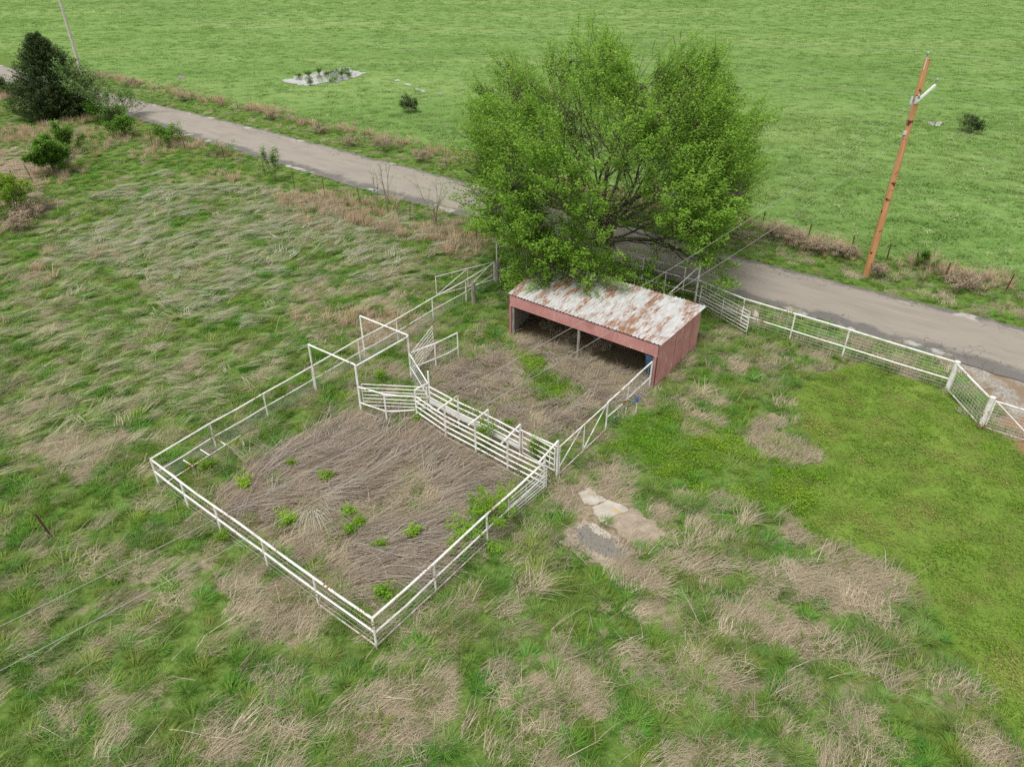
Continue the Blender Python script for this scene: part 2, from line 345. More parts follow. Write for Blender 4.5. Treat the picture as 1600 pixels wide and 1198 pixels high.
pastc = mix(nt, thresh(nt, noise(nt, .022, 4, pos(nt, (.5, 1.6, 1))), .5, .62), pastc, (.215, .315, .10))
c = mix(nt, attr(nt, 'green'), straw, gcol)
c = mix(nt, attr(nt, 'lawn'), c, lawnc)
c = mix(nt, attr(nt, 'past'), c, pastc)
brown = ramp(nt, gf2, [(.3, (.06, .042, .03)), (.7, (.22, .165, .115))])
c = mix(nt, attr(nt, 'brown'), c, brown)
v = N(nt, 'ShaderNodeTexVoronoi'); v.inputs['Scale'].default_value = 16; nt.links.new(p, v.inputs['Vector'])
grav = ramp(nt, v.outputs['Color'], [(.1, (.20, .18, .15)), (.9, (.46, .44, .40))])
grav = mix(nt, thresh(nt, noise(nt, .6, 4, p), .45, .6), grav, (.26, .19, .13))
c = mix(nt, attr(nt, 'grav'), c, grav)
c = mix(nt, attr(nt, 'soil'), c, (.30, .17, .10))
nt.links.new(c, b.inputs['Base Color']); b.inputs['Roughness'].default_value = .95; b.inputs['Specular IOR Level'].default_value = .05
bump(nt, b, gf2, .5, .05)
me = raw_mesh('ground', np.stack([gx, gy, gzz], 1), np.stack([ii, ii + 1, ii + 1 + nx, ii + nx], 1), m, smooth=True)
fattr(me, 'green', np.maximum(zn['green'], (zn['bright'] | zn['ygreen']) * 1.0) * (1 - zn['barep'])); fattr(me, 'lawn', (zn['lawn'] & ~zn['bright']) * 1.0)
fattr(me, 'past', sst(4.5, 7.5, zn['fd'] + (fbm(gx, gy, 3, 5) - .5) * 4))
fattr(me, 'brown', (zn['corral'] | zn['shed'] | (zn['yard'] & ~zn['ygreen'] & ~zn['fore'])) * .9 + zn['gravel'] * .4)
fattr(me, 'grav', zn['drive'] * 1.0); fattr(me, 'soil', zn['soil'] * .8)
tag(link('ground', me), 'rough grassy ground with green tufts and tan thatch', kind='structure')

# ------------------------------------------------------------------ road
m, nt, b = mat('worn_asphalt'); p = pos(nt)
uv = N(nt, 'ShaderNodeUVMap'); uv.uv_map = 'UVMap'; sx = N(nt, 'ShaderNodeSeparateXYZ'); nt.links.new(uv.outputs[0], sx.inputs[0])
along = N(nt, 'ShaderNodeMapping'); along.inputs['Scale'].default_value = (9, .25, 1); nt.links.new(uv.outputs[0], along.inputs[0])
streak = noise(nt, 1.0, 5, along.outputs[0], .6)
fine = noise(nt, 30, 4, p, .7)
c = ramp(nt, math_n(nt, 'ADD', math_n(nt, 'MULTIPLY', streak, .6), math_n(nt, 'MULTIPLY', fine, .4)), [(.34, (.24, .212, .178)), (.5, (.29, .26, .22)), (.66, (.34, .308, .262))])
c = mix(nt, thresh(nt, noise(nt, .25, 3, p), .5, .62), c, (.305, .272, .225))
u = sx.outputs[0]
edge = math_n(nt, 'ADD', math_n(nt, 'ABSOLUTE', math_n(nt, 'SUBTRACT', u, .5)), math_n(nt, 'MULTIPLY', math_n(nt, 'SUBTRACT', noise(nt, .7, 5, p, .7), .5), .32))
dark = ramp(nt, fine, [(.35, (.075, .072, .068)), (.65, (.19, .182, .17))])
nearside = thresh(nt, u, .45, .3)
c = mix(nt, math_n(nt, 'MULTIPLY', thresh(nt, math_n(nt, 'ADD', edge, math_n(nt, 'MULTIPLY', nearside, .10)), .40, .48), .85), c, dark)
vd = N(nt, 'ShaderNodeTexVoronoi', feature='DISTANCE_TO_EDGE'); vd.inputs['Scale'].default_value = 1.5
wp = N(nt, 'ShaderNodeMix', data_type='VECTOR'); wp.inputs[0].default_value = .35; nt.links.new(p, wp.inputs[4])
nz = N(nt, 'ShaderNodeTexNoise'); nz.inputs['Scale'].default_value = 1.4; nz.inputs['Detail'].default_value = 4; nt.links.new(p, nz.inputs['Vector']); 
va = N(nt, 'ShaderNodeVectorMath', operation='MULTIPLY_ADD'); nt.links.new(nz.outputs['Color'], va.inputs[0]); va.inputs[1].default_value = (1.2, 1.2, 0); nt.links.new(p, va.inputs[2])
nt.links.new(va.outputs[0], vd.inputs['Vector'])
crack = math_n(nt, 'MULTIPLY', thresh(nt, vd.outputs['Distance'], .035, .008), thresh(nt, math_n(nt, 'ADD', math_n(nt, 'MULTIPLY', noise(nt, .3, 3, p), .7), math_n(nt, 'MULTIPLY', edge, .6)), .50, .60))
c = mix(nt, math_n(nt, 'MULTIPLY', crack, .75), c, (.09, .085, .078))
lt = math_n(nt, 'MULTIPLY', thresh(nt, edge, .36, .42), thresh(nt, noise(nt, .45, 4, pos(nt, (1, 1, 1))), .56, .62))
c = mix(nt, math_n(nt, 'MULTIPLY', lt, .7), c, (.50, .48, .45))
nt.links.new(c, b.inputs['Base Color']); b.inputs['Roughness'].default_value = .85; bump(nt, b, fine, .25, .02)
rx = np.concatenate([np.linspace(-420, -100, 60)[:-1], np.linspace(-100, 60, 420)[:-1], np.linspace(60, 200, 40)])
nu = 9; rv_, ruv = [], []
for i, x in enumerate(rx):
    a = np.array([x + 2.1, float(far_y(x + 2.1))]); q = np.array([x - 2.1, float(near_y(x - 2.1))])
    ja, jq = [(float(fbm(np.array([x]), np.array([k]), 1.2, 55 + k)[0]) - .5) * .9 for k in (1, 2)]
    d = (a - q) / np.linalg.norm(a - q); a = a + d * ja * .5; q = q + d * jq
    for k in range(nu):
        t = k / (nu - 1); pt = q * (1 - t) + a * t
        rv_.append((pt[0], pt[1], .012 + .06 * (1 - (2 * t - 1) ** 2))); ruv.append((t, x * 1.28))
idx = (np.arange(len(rx) - 1)[:, None] * nu + np.arange(nu - 1)[None, :]).ravel()
rf_ = np.stack([idx, idx + nu, idx + nu + 1, idx + 1], 1)
me = raw_mesh('road', rv_, rf_, m, smooth=True)
uvl = me.uv_layers.new(name='UVMap'); uvl.data.foreach_set('uv', np.array(ruv, np.float32)[rf_.ravel()].ravel())
tag(link('road', me), 'worn cracked two lane asphalt road crossing behind the tree', kind='structure')

# ------------------------------------------------------------------ grass and straw
def blades(base, az, L, W, e0, e1, k=3, tint=None, tipw=.15, twist=None):
    """N flat tapered blades; e0/e1 elevation at root/tip. returns verts, quads, tint per vert"""
    n = len(az); az = np.asarray(az); L = np.asarray(L)
    d = np.stack([np.cos(az), np.sin(az), np.zeros(n)], 1)
    sa = az + math.pi / 2 + (twist if twist is not None else 0)
    s = np.stack([np.cos(sa), np.sin(sa), np.zeros(n)], 1)
    P = np.array(base, float); V = []
    for j in range(k + 1):
        t = j / k; wv = (W * (1 - (1 - tipw) * t ** 1.5))[:, None] / 2
        V.append(P - s * wv); V.append(P + s * wv)
        e = e0 + (e1 - e0) * (j + .5) / k
        P = P + (d * np.cos(e)[:, None] + np.array([0, 0, 1.]) * np.sin(e)[:, None]) * (L / k)[:, None]
    V = np.stack(V, 1)                                              # n, 2(k+1), 3
    o = (np.arange(n) * 2 * (k + 1))[:, None]
    f = np.concatenate([o + np.array([2 * j, 2 * j + 1, 2 * j + 3, 2 * j + 2])[None] for j in range(k)])
    t = R.random(n) if tint is None else tint
    return V.reshape(-1, 3), f, np.repeat(t, 2 * (k + 1))
def blade_mesh(name, m, *parts):
    vs, fs, ts, n = [], [], [], 0
    for v, f, t in parts: vs.append(v); fs.append(f + n); ts.append(t); n += len(v)
    me = raw_mesh(name, np.concatenate(vs), np.concatenate(fs), m); fattr(me, 'tint', np.concatenate(ts)); return me
U = lambda a, b_, n: R.uniform(a, b_, n)
def tuft(n, rad, l0, l1, wd, e0, e1, lean=0.0, leanaz=.7):
    r = rad * np.sqrt(R.random(n)); a = U(0, 6.283, n)
    base = np.stack([r * np.cos(a), r * np.sin(a), np.full(n, -.03)], 1)
    az = a + U(-.7, .7, n); dirx = np.cos(az) + lean * math.cos(leanaz); diry = np.sin(az) + lean * math.sin(leanaz); az = np.arctan2(diry, dirx)
    return blades(base, az, U(l0, l1, n), U(.7, 1.2, n) * wd, U(e0 - .2, e0 + .2, n), U(e1 - .35, e1 + .35, n))
def mat_patch(n, rad, l0, l1, wd, e=.25, z=.05, main=None, spread=3.14):
    r = rad * np.sqrt(R.random(n)); a = U(0, 6.283, n)
    base = np.stack([r * np.cos(a), r * np.sin(a), U(0, z, n)], 1)
    az = U(-spread, spread, n) + (main if main is not None else 0)
    return blades(base, az, U(l0, l1, n), U(.7, 1.3, n) * wd, U(0, 2 * e, n), U(-e, e * .6, n))
def leafset(n, cen, rad, size, up=.6, asp=.7):
    """n leaf quads around centres (n,3); returns verts, quads, tint"""
    a = U(0, 6.283, n); e = U(-.3, 1.2, n) * up
    d = np.stack([np.cos(a) * np.cos(e), np.sin(a) * np.cos(e), np.sin(e)], 1)
    h = np.stack([-np.sin(a), np.cos(a), U(-.5, .5, n)], 1); h /= np.linalg.norm(h, axis=1)[:, None]
    s = (size * U(.7, 1.3, n))[:, None]
    c_ = cen; V = np.stack([c_, c_ + d * s * .5 + h * s * asp * .5, c_ + d * s, c_ + d * s * .5 - h * s * asp * .5], 1)
    f = np.arange(4 * n).reshape(n, 4)
    return V.reshape(-1, 3), f, np.repeat(R.random(n), 4)
M['grass'] = plant_mat('green_grass', (.085, .185, .024), (.265, .43, .082), (.27, .35, .105), .45, .4, .32, .035)
M['straw'] = plant_mat('dry_grass', (.30, .24, .155), (.62, .545, .405), (.44, .375, .265), .5, .2, .25, .008)
M['bluestem'] = plant_mat('standing_dry_grass', (.36, .24, .15), (.60, .46, .31), (.47, .38, .26), .4, .2)
M['lawn'] = plant_mat('lawn_grass', (.115, .215, .03), (.235, .35, .066), (.28, .31, .088), .5, .3, .18)
M['weed'] = plant_mat('bright_weed', (.10, .25, .02), (.24, .43, .045), (.26, .40, .045), .3, .35, .2)
M['past'] = plant_mat('pasture_grass', (.15, .26, .065), (.235, .37, .105), (.265, .37, .125), .07, .3, .15)
M['pale'] = plant_mat('pale_dead_blades', (.38, .37, .21), (.55, .52, .34), None, .3, .15)
M['stalk'] = plant_mat('grey_dead_stalks', (.115, .08, .06), (.60, .53, .445), (.36, .29, .225), .4, .1)
M['fieldstalk'] = plant_mat('grey_green_stems', (.36, .37, .25), (.70, .67, .56), (.50, .49, .36), .4, .2)

M['fieldstem'] = plant_mat('pale_field_stems', (.36, .34, .20), (.64, .60, .42), (.46, .45, .28), .3, .2)
PROTO = {}
def proto(kind, meshes): PROTO[kind] = [bpy.data.objects.new('tuft_source', q) for q in meshes]
proto('rough', [blade_mesh('grass_tuft', M['grass'], tuft(78, .13 + .05 * i, .24, .54, .020, 1.1, .1, .55)) for i in range(5)])
proto('thatch', [blade_mesh('thatch', M['straw'], mat_patch(110, .40, .15, .55, .0095, .3, .07, .55, (.5, .6, .8, 1.4, 3.1)[i])) for i in range(5)])
proto('lawn', [blade_mesh('lawn_tuft', M['lawn'], tuft(64, .34, .04, .09, .022, .8, .3), leafset(26, np.stack([U(-.3, .3, 26), U(-.3, .3, 26), U(.02, .06, 26)], 1), 0, .06)) for i in range(4)])
proto('weed', [blade_mesh('weed_patch', M['weed'], leafset(80, np.stack([R.normal(0, .2, 80), R.normal(0, .2, 80), U(.02, .16, 80)], 1), 0, .055), tuft(40, .26, .10, .26, .018, 1.1, .4)) for i in range(4)])
proto('past', [blade_mesh('pasture_tuft', M['past'], tuft(40, .45, .10, .24, .035, .9, .3)) for i in range(3)] + [blade_mesh('pasture_tuft', M['past'], tuft(40, .5, .10, .24, .035, .8, .25)) for i in range(5)] + [blade_mesh('pasture_pale', M['pale'], mat_patch(9, .35, .12, .25, .03, .3, .1))])
proto('blue', [blade_mesh('dry_clump', M['bluestem'], tuft(44, .16, .45, 1.0, .022, 1.25, .75, .4)) for i in range(4)])

def scatter(name, kind, x, y, scl, label, zoff=0.0, tilt=.12):
    n = len(x); me = bpy.data.meshes.new(name); me.vertices.add(n)
    me.vertices.foreach_set('co', np.stack([x, y, gz(x, y) + zoff], 1).astype(np.float32).ravel())
    rot = np.stack([U(-tilt, tilt, n), U(-tilt, tilt, n), (U(0, 6.283, n) if kind in ('lawn', 'weed', 'past') else U(-.6, .6, n))], 1)
    a = me.attributes.new('rot', 'FLOAT_VECTOR', 'POINT'); a.data.foreach_set('vector', rot.astype(np.float32).ravel())
    fattr(me, 'scl', scl)
    a = me.attributes.new('pick', 'INT', 'POINT'); a.data.foreach_set('value', R.integers(0, len(PROTO[kind]), n).astype(np.int32))
    o = link(name, me); tag(o, label, kind='stuff')
    ng = bpy.data.node_groups.new(name, 'GeometryNodeTree')
    ng.interface.new_socket('Geometry', in_out='INPUT', socket_type='NodeSocketGeometry'); ng.interface.new_socket('Geometry', in_out='OUTPUT', socket_type='NodeSocketGeometry')
    gi = ng.nodes.new('NodeGroupInput'); go = ng.nodes.new('NodeGroupOutput'); ip = ng.nodes.new('GeometryNodeInstanceOnPoints'); jn = ng.nodes.new('GeometryNodeJoinGeometry')
    for q in PROTO[kind][::-1]:
        oi = ng.nodes.new('GeometryNodeObjectInfo'); oi.inputs['Object'].default_value = q; oi.inputs['As Instance'].default_value = False
        gti = ng.nodes.new('GeometryNodeGeometryToInstance'); ng.links.new(oi.outputs['Geometry'], gti.inputs[0]); ng.links.new(gti.outputs[0], jn.inputs[0])
    def na(nm, t):
        q = ng.nodes.new('GeometryNodeInputNamedAttribute'); q.data_type = t; q.inputs[0].default_value = nm; return q.outputs[0]
    ng.links.new(gi.outputs[0], ip.inputs['Points']); ng.links.new(jn.outputs[0], ip.inputs['Instance'])
    ip.inputs['Pick Instance'].default_value = True
    ng.links.new(na('pick', 'INT'), ip.inputs['Instance Index']); ng.links.new(na('rot', 'FLOAT_VECTOR'), ip.inputs['Rotation']); ng.links.new(na('scl', 'FLOAT'), ip.inputs['Scale'])
    ng.links.new(ip.outputs[0], go.inputs[0])
    md = o.modifiers.new('scatter', 'NODES'); md.node_group = ng
    return o
def sample(dens, y0, y1, margin=3.0):
    """random points over the wedge of land the camera sees between y0 and y1, dens per square metre"""
    wid = lambda yy: .79 * yy + 8 + margin
    n = int(dens * (y1 - y0) * 2 * wid(y1)); x = U(-wid(y1), wid(y1), n); y = U(y0, y1, n)
    k = np.abs(x) < wid(y); return x[k], y[k]
def cat_pts(*L): return np.concatenate([q[0] for q in L]), np.concatenate([q[1] for q in L])
# rough tufts and thatch, thinning with distance
X, Y = cat_pts(sample(9.5, 7, 34), sample(8, 34, 60), sample(4.5, 60, 125)); zz = zones(X, Y); rr = R.random(len(X))
rough = (~zz['bare']) & (zz['fd'] < 6)
inner = zz['corral'] | zz['yard']
pg = np.where(zz['lawn'], 0, np.where(zz['bright'], .16, np.where(inner, .13, .06 + .9 * zz['green'] * (1 - .93 * zz['barep']))))
pg = np.where(zz['ygreen'], .9, pg); pg = np.where(zz['strip'], np.maximum(pg, .75 - .55 * ell(X, Y, TAN)), pg); pg = np.where((zz['nd'] < 1.6) & (zz['nd'] > 0), .75, pg); pg = np.where((zz['fd'] > 0) & (zz['fd'] < 4), .8, pg); pg = np.where(zz['fore'] & ~zz['ygreen'], .06, pg)
k = rough & (rr < pg)
scatter('rough_grass', 'rough', X[k], Y[k], R.choice([.36, .48, .6, .75, 1.0], k.sum()) * U(.85, 1.15, k.sum()) * np.where(zz['nd'][k] < 1.5, .75, 1), 'clumps of green fescue over the rough ground')
X, Y = cat_pts(sample(10, 7, 34), sample(6, 34, 60), sample(2.5, 60, 125)); zz = zones(X, Y); rr = R.random(len(X))
inner = zz['corral'] | zz['yard']
pt = np.where(zz['lawn'] | zz['bright'] | zz['ygreen'], 0, np.where(inner, .5, .09 + .62 * (1 - zz['green'])))
pt = np.where(zz['barep'], np.where(inpoly(X, Y, BAREP), .2, .45), pt); pt = np.where((zz['nd'] < 1.2) | (zz['fd'] > 0), .12, pt); pt = np.where(zz['fore'] & ~zz['ygreen'], .9, pt)
k = (~zz['bare'] | zz['shed']) & (zz['fd'] < 6) & (rr < pt)
scatter('dry_grass', 'thatch', X[k], Y[k], U(.7, 1.4, k.sum()), 'matted tan dead grass between the green tufts', .02)
X, Y = sample(13, 8, 40); zz = zones(X, Y); k = zz['lawn'] & ~zz['bare'] & ~zz['soil']
scatter('lawn_grass', 'lawn', X[k], Y[k], U(.7, 1.3, k.sum()), 'short mown yellow green lawn', .0, .08)
X, Y = sample(9, 8, 40); zz = zones(X, Y); pb = zz['bright'] * .6 + .4 * inpoly(X + R.normal(0, .7, len(X)), Y + R.normal(0, .7, len(X)), BRIGHT); k = (~zz['bare'] & (R.random(len(X)) < pb * sst(.25, .5, fbm(X, Y, 1.6, 95)) * 1.1)) | (zz['ygreen'] & (R.random(len(X)) < .95)) | (zz['lawn'] & (R.random(len(X)) < .05))
scatter('weedy_grass', 'weed', X[k], Y[k], U(.6, 1.3, k.sum()), 'bright green weedy ground cover beside the lawn')
X, Y = cat_pts(sample(2.6, 28, 90), sample(1.1, 90, 170), sample(.4, 170, 330)); zz = zones(X, Y); k = zz['fd'] > 4.5
scatter('pasture_grass', 'past', X[k], Y[k], U(.8, 1.9, k.sum()) * np.where(Y[k] > 170, 1.5, 1), 'even light green pasture grass beyond the road')
# standing dry grass along the fence rows
X, Y = cat_pts(sample(6, 25, 60), sample(3.4, 60, 130)); zz = zones(X, Y); rr = R.random(len(X)); pn = fbm(X, Y, 3.5, 91)
row = np.exp(-((zz['fd'] - 5.6) / 1.2) ** 2) * sst(.36, .52, pn) * .95
row = np.maximum(row, np.exp(-((zz['nd'] - 4.9) / 2.6) ** 2) * (X < 2) * sst(.47, .62, pn) * .75)
row = np.maximum(row, ell(X, Y, [(300, 225, 100, 16), (60, 215, 90, 24), (190, 235, 60, 14), (40, 440, 60, 26), (150, 420, 70, 20), (30, 290, 50, 40), (560, 510, 70, 18)]) * sst(.4, .55, pn) * .8)
k = (rr < row) & ~zz['bare'] & ~zz['lawn']
scatter('standing_dry_grass', 'blue', X[k], Y[k], U(.5, 1.1, k.sum()), 'standing reddish tan dead grass along the fence rows')
# flattened stalks: long stems combed by the wind
def stalks(name, n, area, az_of, l0, l1, wd, m, label, z=.16):
    nb = n // 9; lo, hi = area.min(0), area.max(0); x = U(lo[0], hi[0], nb * 4); y = U(lo[1], hi[1], nb * 4)
    jx = x + (fbm(x, y, 1.5, 61) - .5) * 1.6; jy = y + (fbm(x, y, 1.5, 63) - .5) * 1.6
    k = inpoly(jx, jy, area) & ~inpoly(x, y, YGREEN) & ~((m == M['fieldstem']) & inpoly(x, y, PEN)) & (fbm(x, y, 2.2, 65) + fbm(x, y, .7, 66) * .4 > (.6 if m == M['fieldstem'] or wd < .016 else .56)); x, y = x[k][:nb], y[k][:nb]; nb = len(x)
    az = az_of(x, y) + R.normal(0, .3, nb) + (R.random(nb) < .15) * R.normal(0, 1.0, nb); tb = R.random(nb); Lb = U(l0, l1, nb); hb = U(0, z, nb)
    x, y, az, tb, Lb, hb = [np.repeat(q, 9) for q in (x, y, az, tb, Lb, hb)]; n = len(x)
    x = x + R.normal(0, .14, n); y = y + R.normal(0, .14, n); az = az + R.normal(0, .13, n); L = Lb * U(.6, 1.15, n)
    V, f, t = blades(np.stack([x, y, gz(x, y) + hb + U(0, .05, n)], 1), az, L, U(.6, 1.3, n) * wd, U(0, .3, n), U(-.25, .08, n), 4, np.clip(tb * .65 + R.random(n) * .4 - .03, 0, 1), tipw=.4)
    cv = np.tile(np.repeat(np.linspace(0, 1, 5) ** 2, 2), n)          # stems bow sideways
    sd = np.repeat(R.normal(0, .16, n) * L, 10) * cv; V[:, 0] += -np.sin(np.repeat(az, 10)) * sd; V[:, 1] += np.cos(np.repeat(az, 10)) * sd
    me = blade_mesh(name, m, (V, f, t))
    return tag(link(name, me), label, kind='stuff')
def flow(x, y):
    t = np.clip((x + 11) / 11, 0, 1); return .75 - .85 * t + (fbm(x, y, 2.5, 81) - .5) * 1.6 + (y - 19) * .05
stalks('dead_stalks', 9000, CORRAL, flow, .6, 2.0, .0165, M['stalk'], 'grey brown flattened weed stalks covering the corral', .22)
stalks('dead_stalks', 3200, YARD, lambda x, y: fbm(x, y, 1.0, 83) * 14, .35, 1.0, .02, M['stalk'], 'tangled brown dead weeds in the pen before the shed', .3)
FIELD = GA([(240, 265), (420, 295), (640, 340), (740, 395), (690, 430), (560, 500), (400, 600), (230, 700), (-60, 800), (-60, 420), (120, 330)])
FIELD2 = GA([(240, 270), (420, 300), (640, 345), (700, 390), (640, 420), (470, 480), (330, 520), (200, 470), (100, 400), (140, 310)])
stalks('flattened_stems', 7000, FIELD2, lambda x, y: .55 + (fbm(x, y, 4, 86) - .5) * 2.6, .6, 1.9, .02, M['fieldstalk'], 'thick drifts of pale grey stems in the upper left field', .3)
stalks('flattened_stems', 13000, FIELD, lambda x, y: .55 + (fbm(x, y, 4, 85) - .5) * 3.0, .5, 1.3, .0155, M['fieldstem'], 'fine pale straw stems combed over the whole left field', .34)
BANK = GA([(1130, 880), (1200, 895), (1300, 880), (1400, 905), (1440, 930), (1380, 940), (1260, 925), (1160, 905), (1050, 900), (1000, 880), (1060, 850)])
stalks('straw_swath', 1700, BANK, lambda x, y: .1 + (fbm(x, y, 2, 87) - .5) * 1.6, .4, 1.0, .018, M['straw'], 'swath of combed straw along the lawn edge', .12)
LEFTMAT = GA([(-60, 250), (50, 232), (80, 260), (60, 300), (30, 330), (-60, 330)])
stalks('straw_swath', 4500, LEFTMAT, lambda x, y: .5 + (fbm(x, y, 3, 88) - .5) * 1.8, .5, 1.3, .03, M['straw'], 'mat of flattened straw at the far left edge', .3)
# scattered loose stems
X, Y = sample(.6, 8, 60); zz = zones(X, Y); k = ~(zz['bare'] | zz['lawn'] | zz['bright'] | zz['past']); X, Y = X[k], Y[k]; n = len(X)
me = blade_mesh('loose_stems', M['stalk'], blades(np.stack([X, Y, gz(X, Y) + U(.02, .3, n)], 1), .5 + R.normal(0, .7, n), U(.4, 1.3, n), U(.01, .018, n), U(.0, .7, n), U(-.3, .3, n), 4, tipw=.4))
tag(link('loose_stems', me), 'single dead stems lying over the grass', kind='stuff')

def fan(name, px, az, sp_, n, l0, l1, wd, e, m, label, cat, group=None):
    x, y, _ = G(*px); b0 = np.array([x, y, 0.]); nn = np.zeros((n, 3)); nn[:, :2] = R.normal(0, .07, (n, 2))
    o = link(name, blade_mesh(name, m, blades(nn + np.concatenate([R.normal(0, .1, (n, 2)), np.zeros((n, 1))], 1), R.normal(az, sp_, n), U(l0, l1, n), U(.5, 1.2, n) * wd, U(e * .5, e * 1.3, n), U(-.5, .1, n), 5, tipw=.4))); o.location = tuple(b0); return tag(o, label, cat, group)
fan('dead_weed', (487, 797), -1.15, .42, 60, .9, 2.1, .022, .75, M['fieldstalk'], 'splayed pale dead weed fanned over the corral stalks', 'dead weed')
o = fan('dead_weed', (902, 624), 2.6, 1.2, 90, .3, 1.0, .02, .5, M['bluestem'], 'orange brown heap of dead weeds in front of the shed', 'dead weed')
for i, (px, l_) in enumerate((((1095, 618), 'straw tussock standing near the right wall of the shed'), ((1075, 862), 'long straw tussock left of the combed swath'), ((1160, 820), 'straw tussock above the combed swath'), ((1345, 1040), 'tall straw tussock low on the right in the rough'), ((1290, 880), 'straw tussock on the lawn edge'), ((835, 925), 'yellowish straw tussock below the gravel patch'), ((1390, 1075), 'small straw tussock right of the tall one'))):
    fan('straw_tussock', px, .7, .6, 60, .4, 1.5, .013, .8, M['straw'], l_, 'grass tussock', 'straw tussocks in the rough')

# ------------------------------------------------------------------ pond, slabs, gravel
def sheet(name, poly, z, m, thick=0.0, label=None, kind='structure', parent=None, rag=0.0):
    P_ = []
    for i in range(len(poly)):
        a, b_ = poly[i], poly[(i + 1) % len(poly)]
        for t in (0, .25, .5, .75): P_.append(a * (1 - t) + b_ * t + (R.normal(0, rag, 2) if rag and t else 0))
    n = len(P_); b2 = MB(); top = [(q[0], q[1], z) for q in P_]
    bm_f = [tuple(range(n))]
    a2 = sum(P_[i][0] * P_[(i + 1) % n][1] - P_[(i + 1) % n][0] * P_[i][1] for i in range(n))
    if a2 < 0: bm_f = [tuple(range(n))[::-1]]
    if thick:
        top += [(q[0], q[1], z - thick) for q in P_]
        bm_f += [(i, (i + 1) % n, n + (i + 1) % n, n + i) if a2 < 0 else (i, n + i, n + (i + 1) % n, (i + 1) % n) for i in range(n)]
    b2.add(top, bm_f); o = b2.build(name, m, parent)
    if label: tag(o, label, kind=kind)
    return o
POND = GA([(440, 126), (462, 119), (486, 116), (500, 112), (522, 110), (532, 106), (546, 106), (548, 111), (566, 112), (568, 116), (556, 121), (545, 124), (530, 129), (508, 130), (486, 134), (466, 134), (452, 131)])
sheet('pond', POND, .06, M['water'], label='shallow pale pond of rain water in the pasture', rag=.35)
PUD = GA([(1448, 192), (1460, 190), (1472, 192), (1470, 196), (1462, 198), (1452, 196)])
sheet('puddle', PUD, .06, M['water'], label='small round puddle in the pasture right of the brown pole', rag=.15)
for i, P3 in enumerate([[(614, 126), (622, 125), (626, 127), (618, 128)], [(630, 131), (640, 132), (644, 135), (634, 134)], [(648, 138), (664, 143), (664, 145), (650, 141)], [(684, 146), (694, 149), (690, 150)]]):
    sheet('puddle', GA(P3), .06, M['water'], label=('thin sliver of puddle nearest the pond', 'puddle sliver just above the field bush', 'long narrow puddle sliver right of the field bush', 'tiny puddle beside the elm leaves')[i], rag=.1)
m, nt, b = mat('dirt'); p = pos(nt)
nt.links.new(ramp(nt, math_n(nt, 'ADD', math_n(nt, 'MULTIPLY', noise(nt, 3, 4, p), .5), math_n(nt, 'MULTIPLY', noise(nt, 22, 4, p), .5)), [(.34, (.20, .155, .11)), (.5, (.33, .27, .205)), (.66, (.44, .38, .30))]), b.inputs['Base Color']); bump(nt, b, noise(nt, 22, 4, p), .4); M['dirt'] = m
m, nt, b = mat('dark_grit'); p = pos(nt)
nt.links.new(ramp(nt, noise(nt, 34, 4, p, .8), [(.35, (.10, .09, .075)), (.5, (.19, .175, .15)), (.65, (.34, .31, .27))]), b.inputs['Base Color']); M['grit'] = m
sheet('dirt_patch', GA([(948, 800), (985, 795), (1012, 812), (1040, 834), (1032, 848), (1000, 852), (968, 838), (946, 822)]), .05, M['dirt'], .1, 'tan dirt patch running down from the concrete slabs', rag=.08)
sheet('dirt_patch', GA([(868, 842), (886, 822), (912, 812), (940, 828), (972, 848), (992, 864), (985, 880), (940, 886), (900, 872)]), .045, M['dirt'], .1, 'round tan dirt patch with dark grit in its middle', rag=.08)
sheet('grit_patch', GA([(898, 828), (920, 822), (950, 842), (972, 858), (968, 872), (940, 866), (908, 848)]), .052, M['grit'], 0, 'dark grit in the middle of the dirt patch', rag=.1)
for nm, pl, z, lb in (('concrete_slab', SLAB1, .07, 'broken concrete slab with ochre stain nearest the chute end post'), ('concrete_slab', SLAB2, .08, 'larger pale concrete slab in the middle of the bare strip'), ('concrete_slab', SLAB3, .055, 'narrow whitish concrete strip along the dark gravel')):
    o = sheet(nm, pl, z, M['concrete'], .15, rag=.03); tag(o, lb, 'concrete slab', 'broken concrete slabs beside the chute')
sheet('mud_hole', GA([(276, 119), (284, 118), (292, 120), (290, 123), (280, 124)]), .05, M['grit'], label='small dark muddy hole in the pasture right of the cedar', rag=.1)
X, Y = U(-1, 6, 9000), U(13, 20, 9000); k = zones(X, Y)['gravel']; X, Y = X[k], Y[k]; n = len(X)
a = U(0, 6.28, n); s = U(.012, .035, n); V = []
for q in range(4): V.append(np.stack([X + s * np.cos(a + q * 1.57), Y + s * np.sin(a + q * 1.57), gz(X, Y) * 0 + .05], 1))
V.append(np.stack([X, Y, .05 + s * 1.1], 1)); V = np.stack(V, 1).reshape(-1, 3)
o5 = (np.arange(n) * 5)[:, None]; f = np.concatenate([o5 + np.array([q, (q + 1) % 4, 4])[None] for q in range(4)])
tag(link('gravel', raw_mesh('gravel', V, f, M['gravel'], 3)), 'dark loose gravel on a bare patch near the chute', kind='stuff')

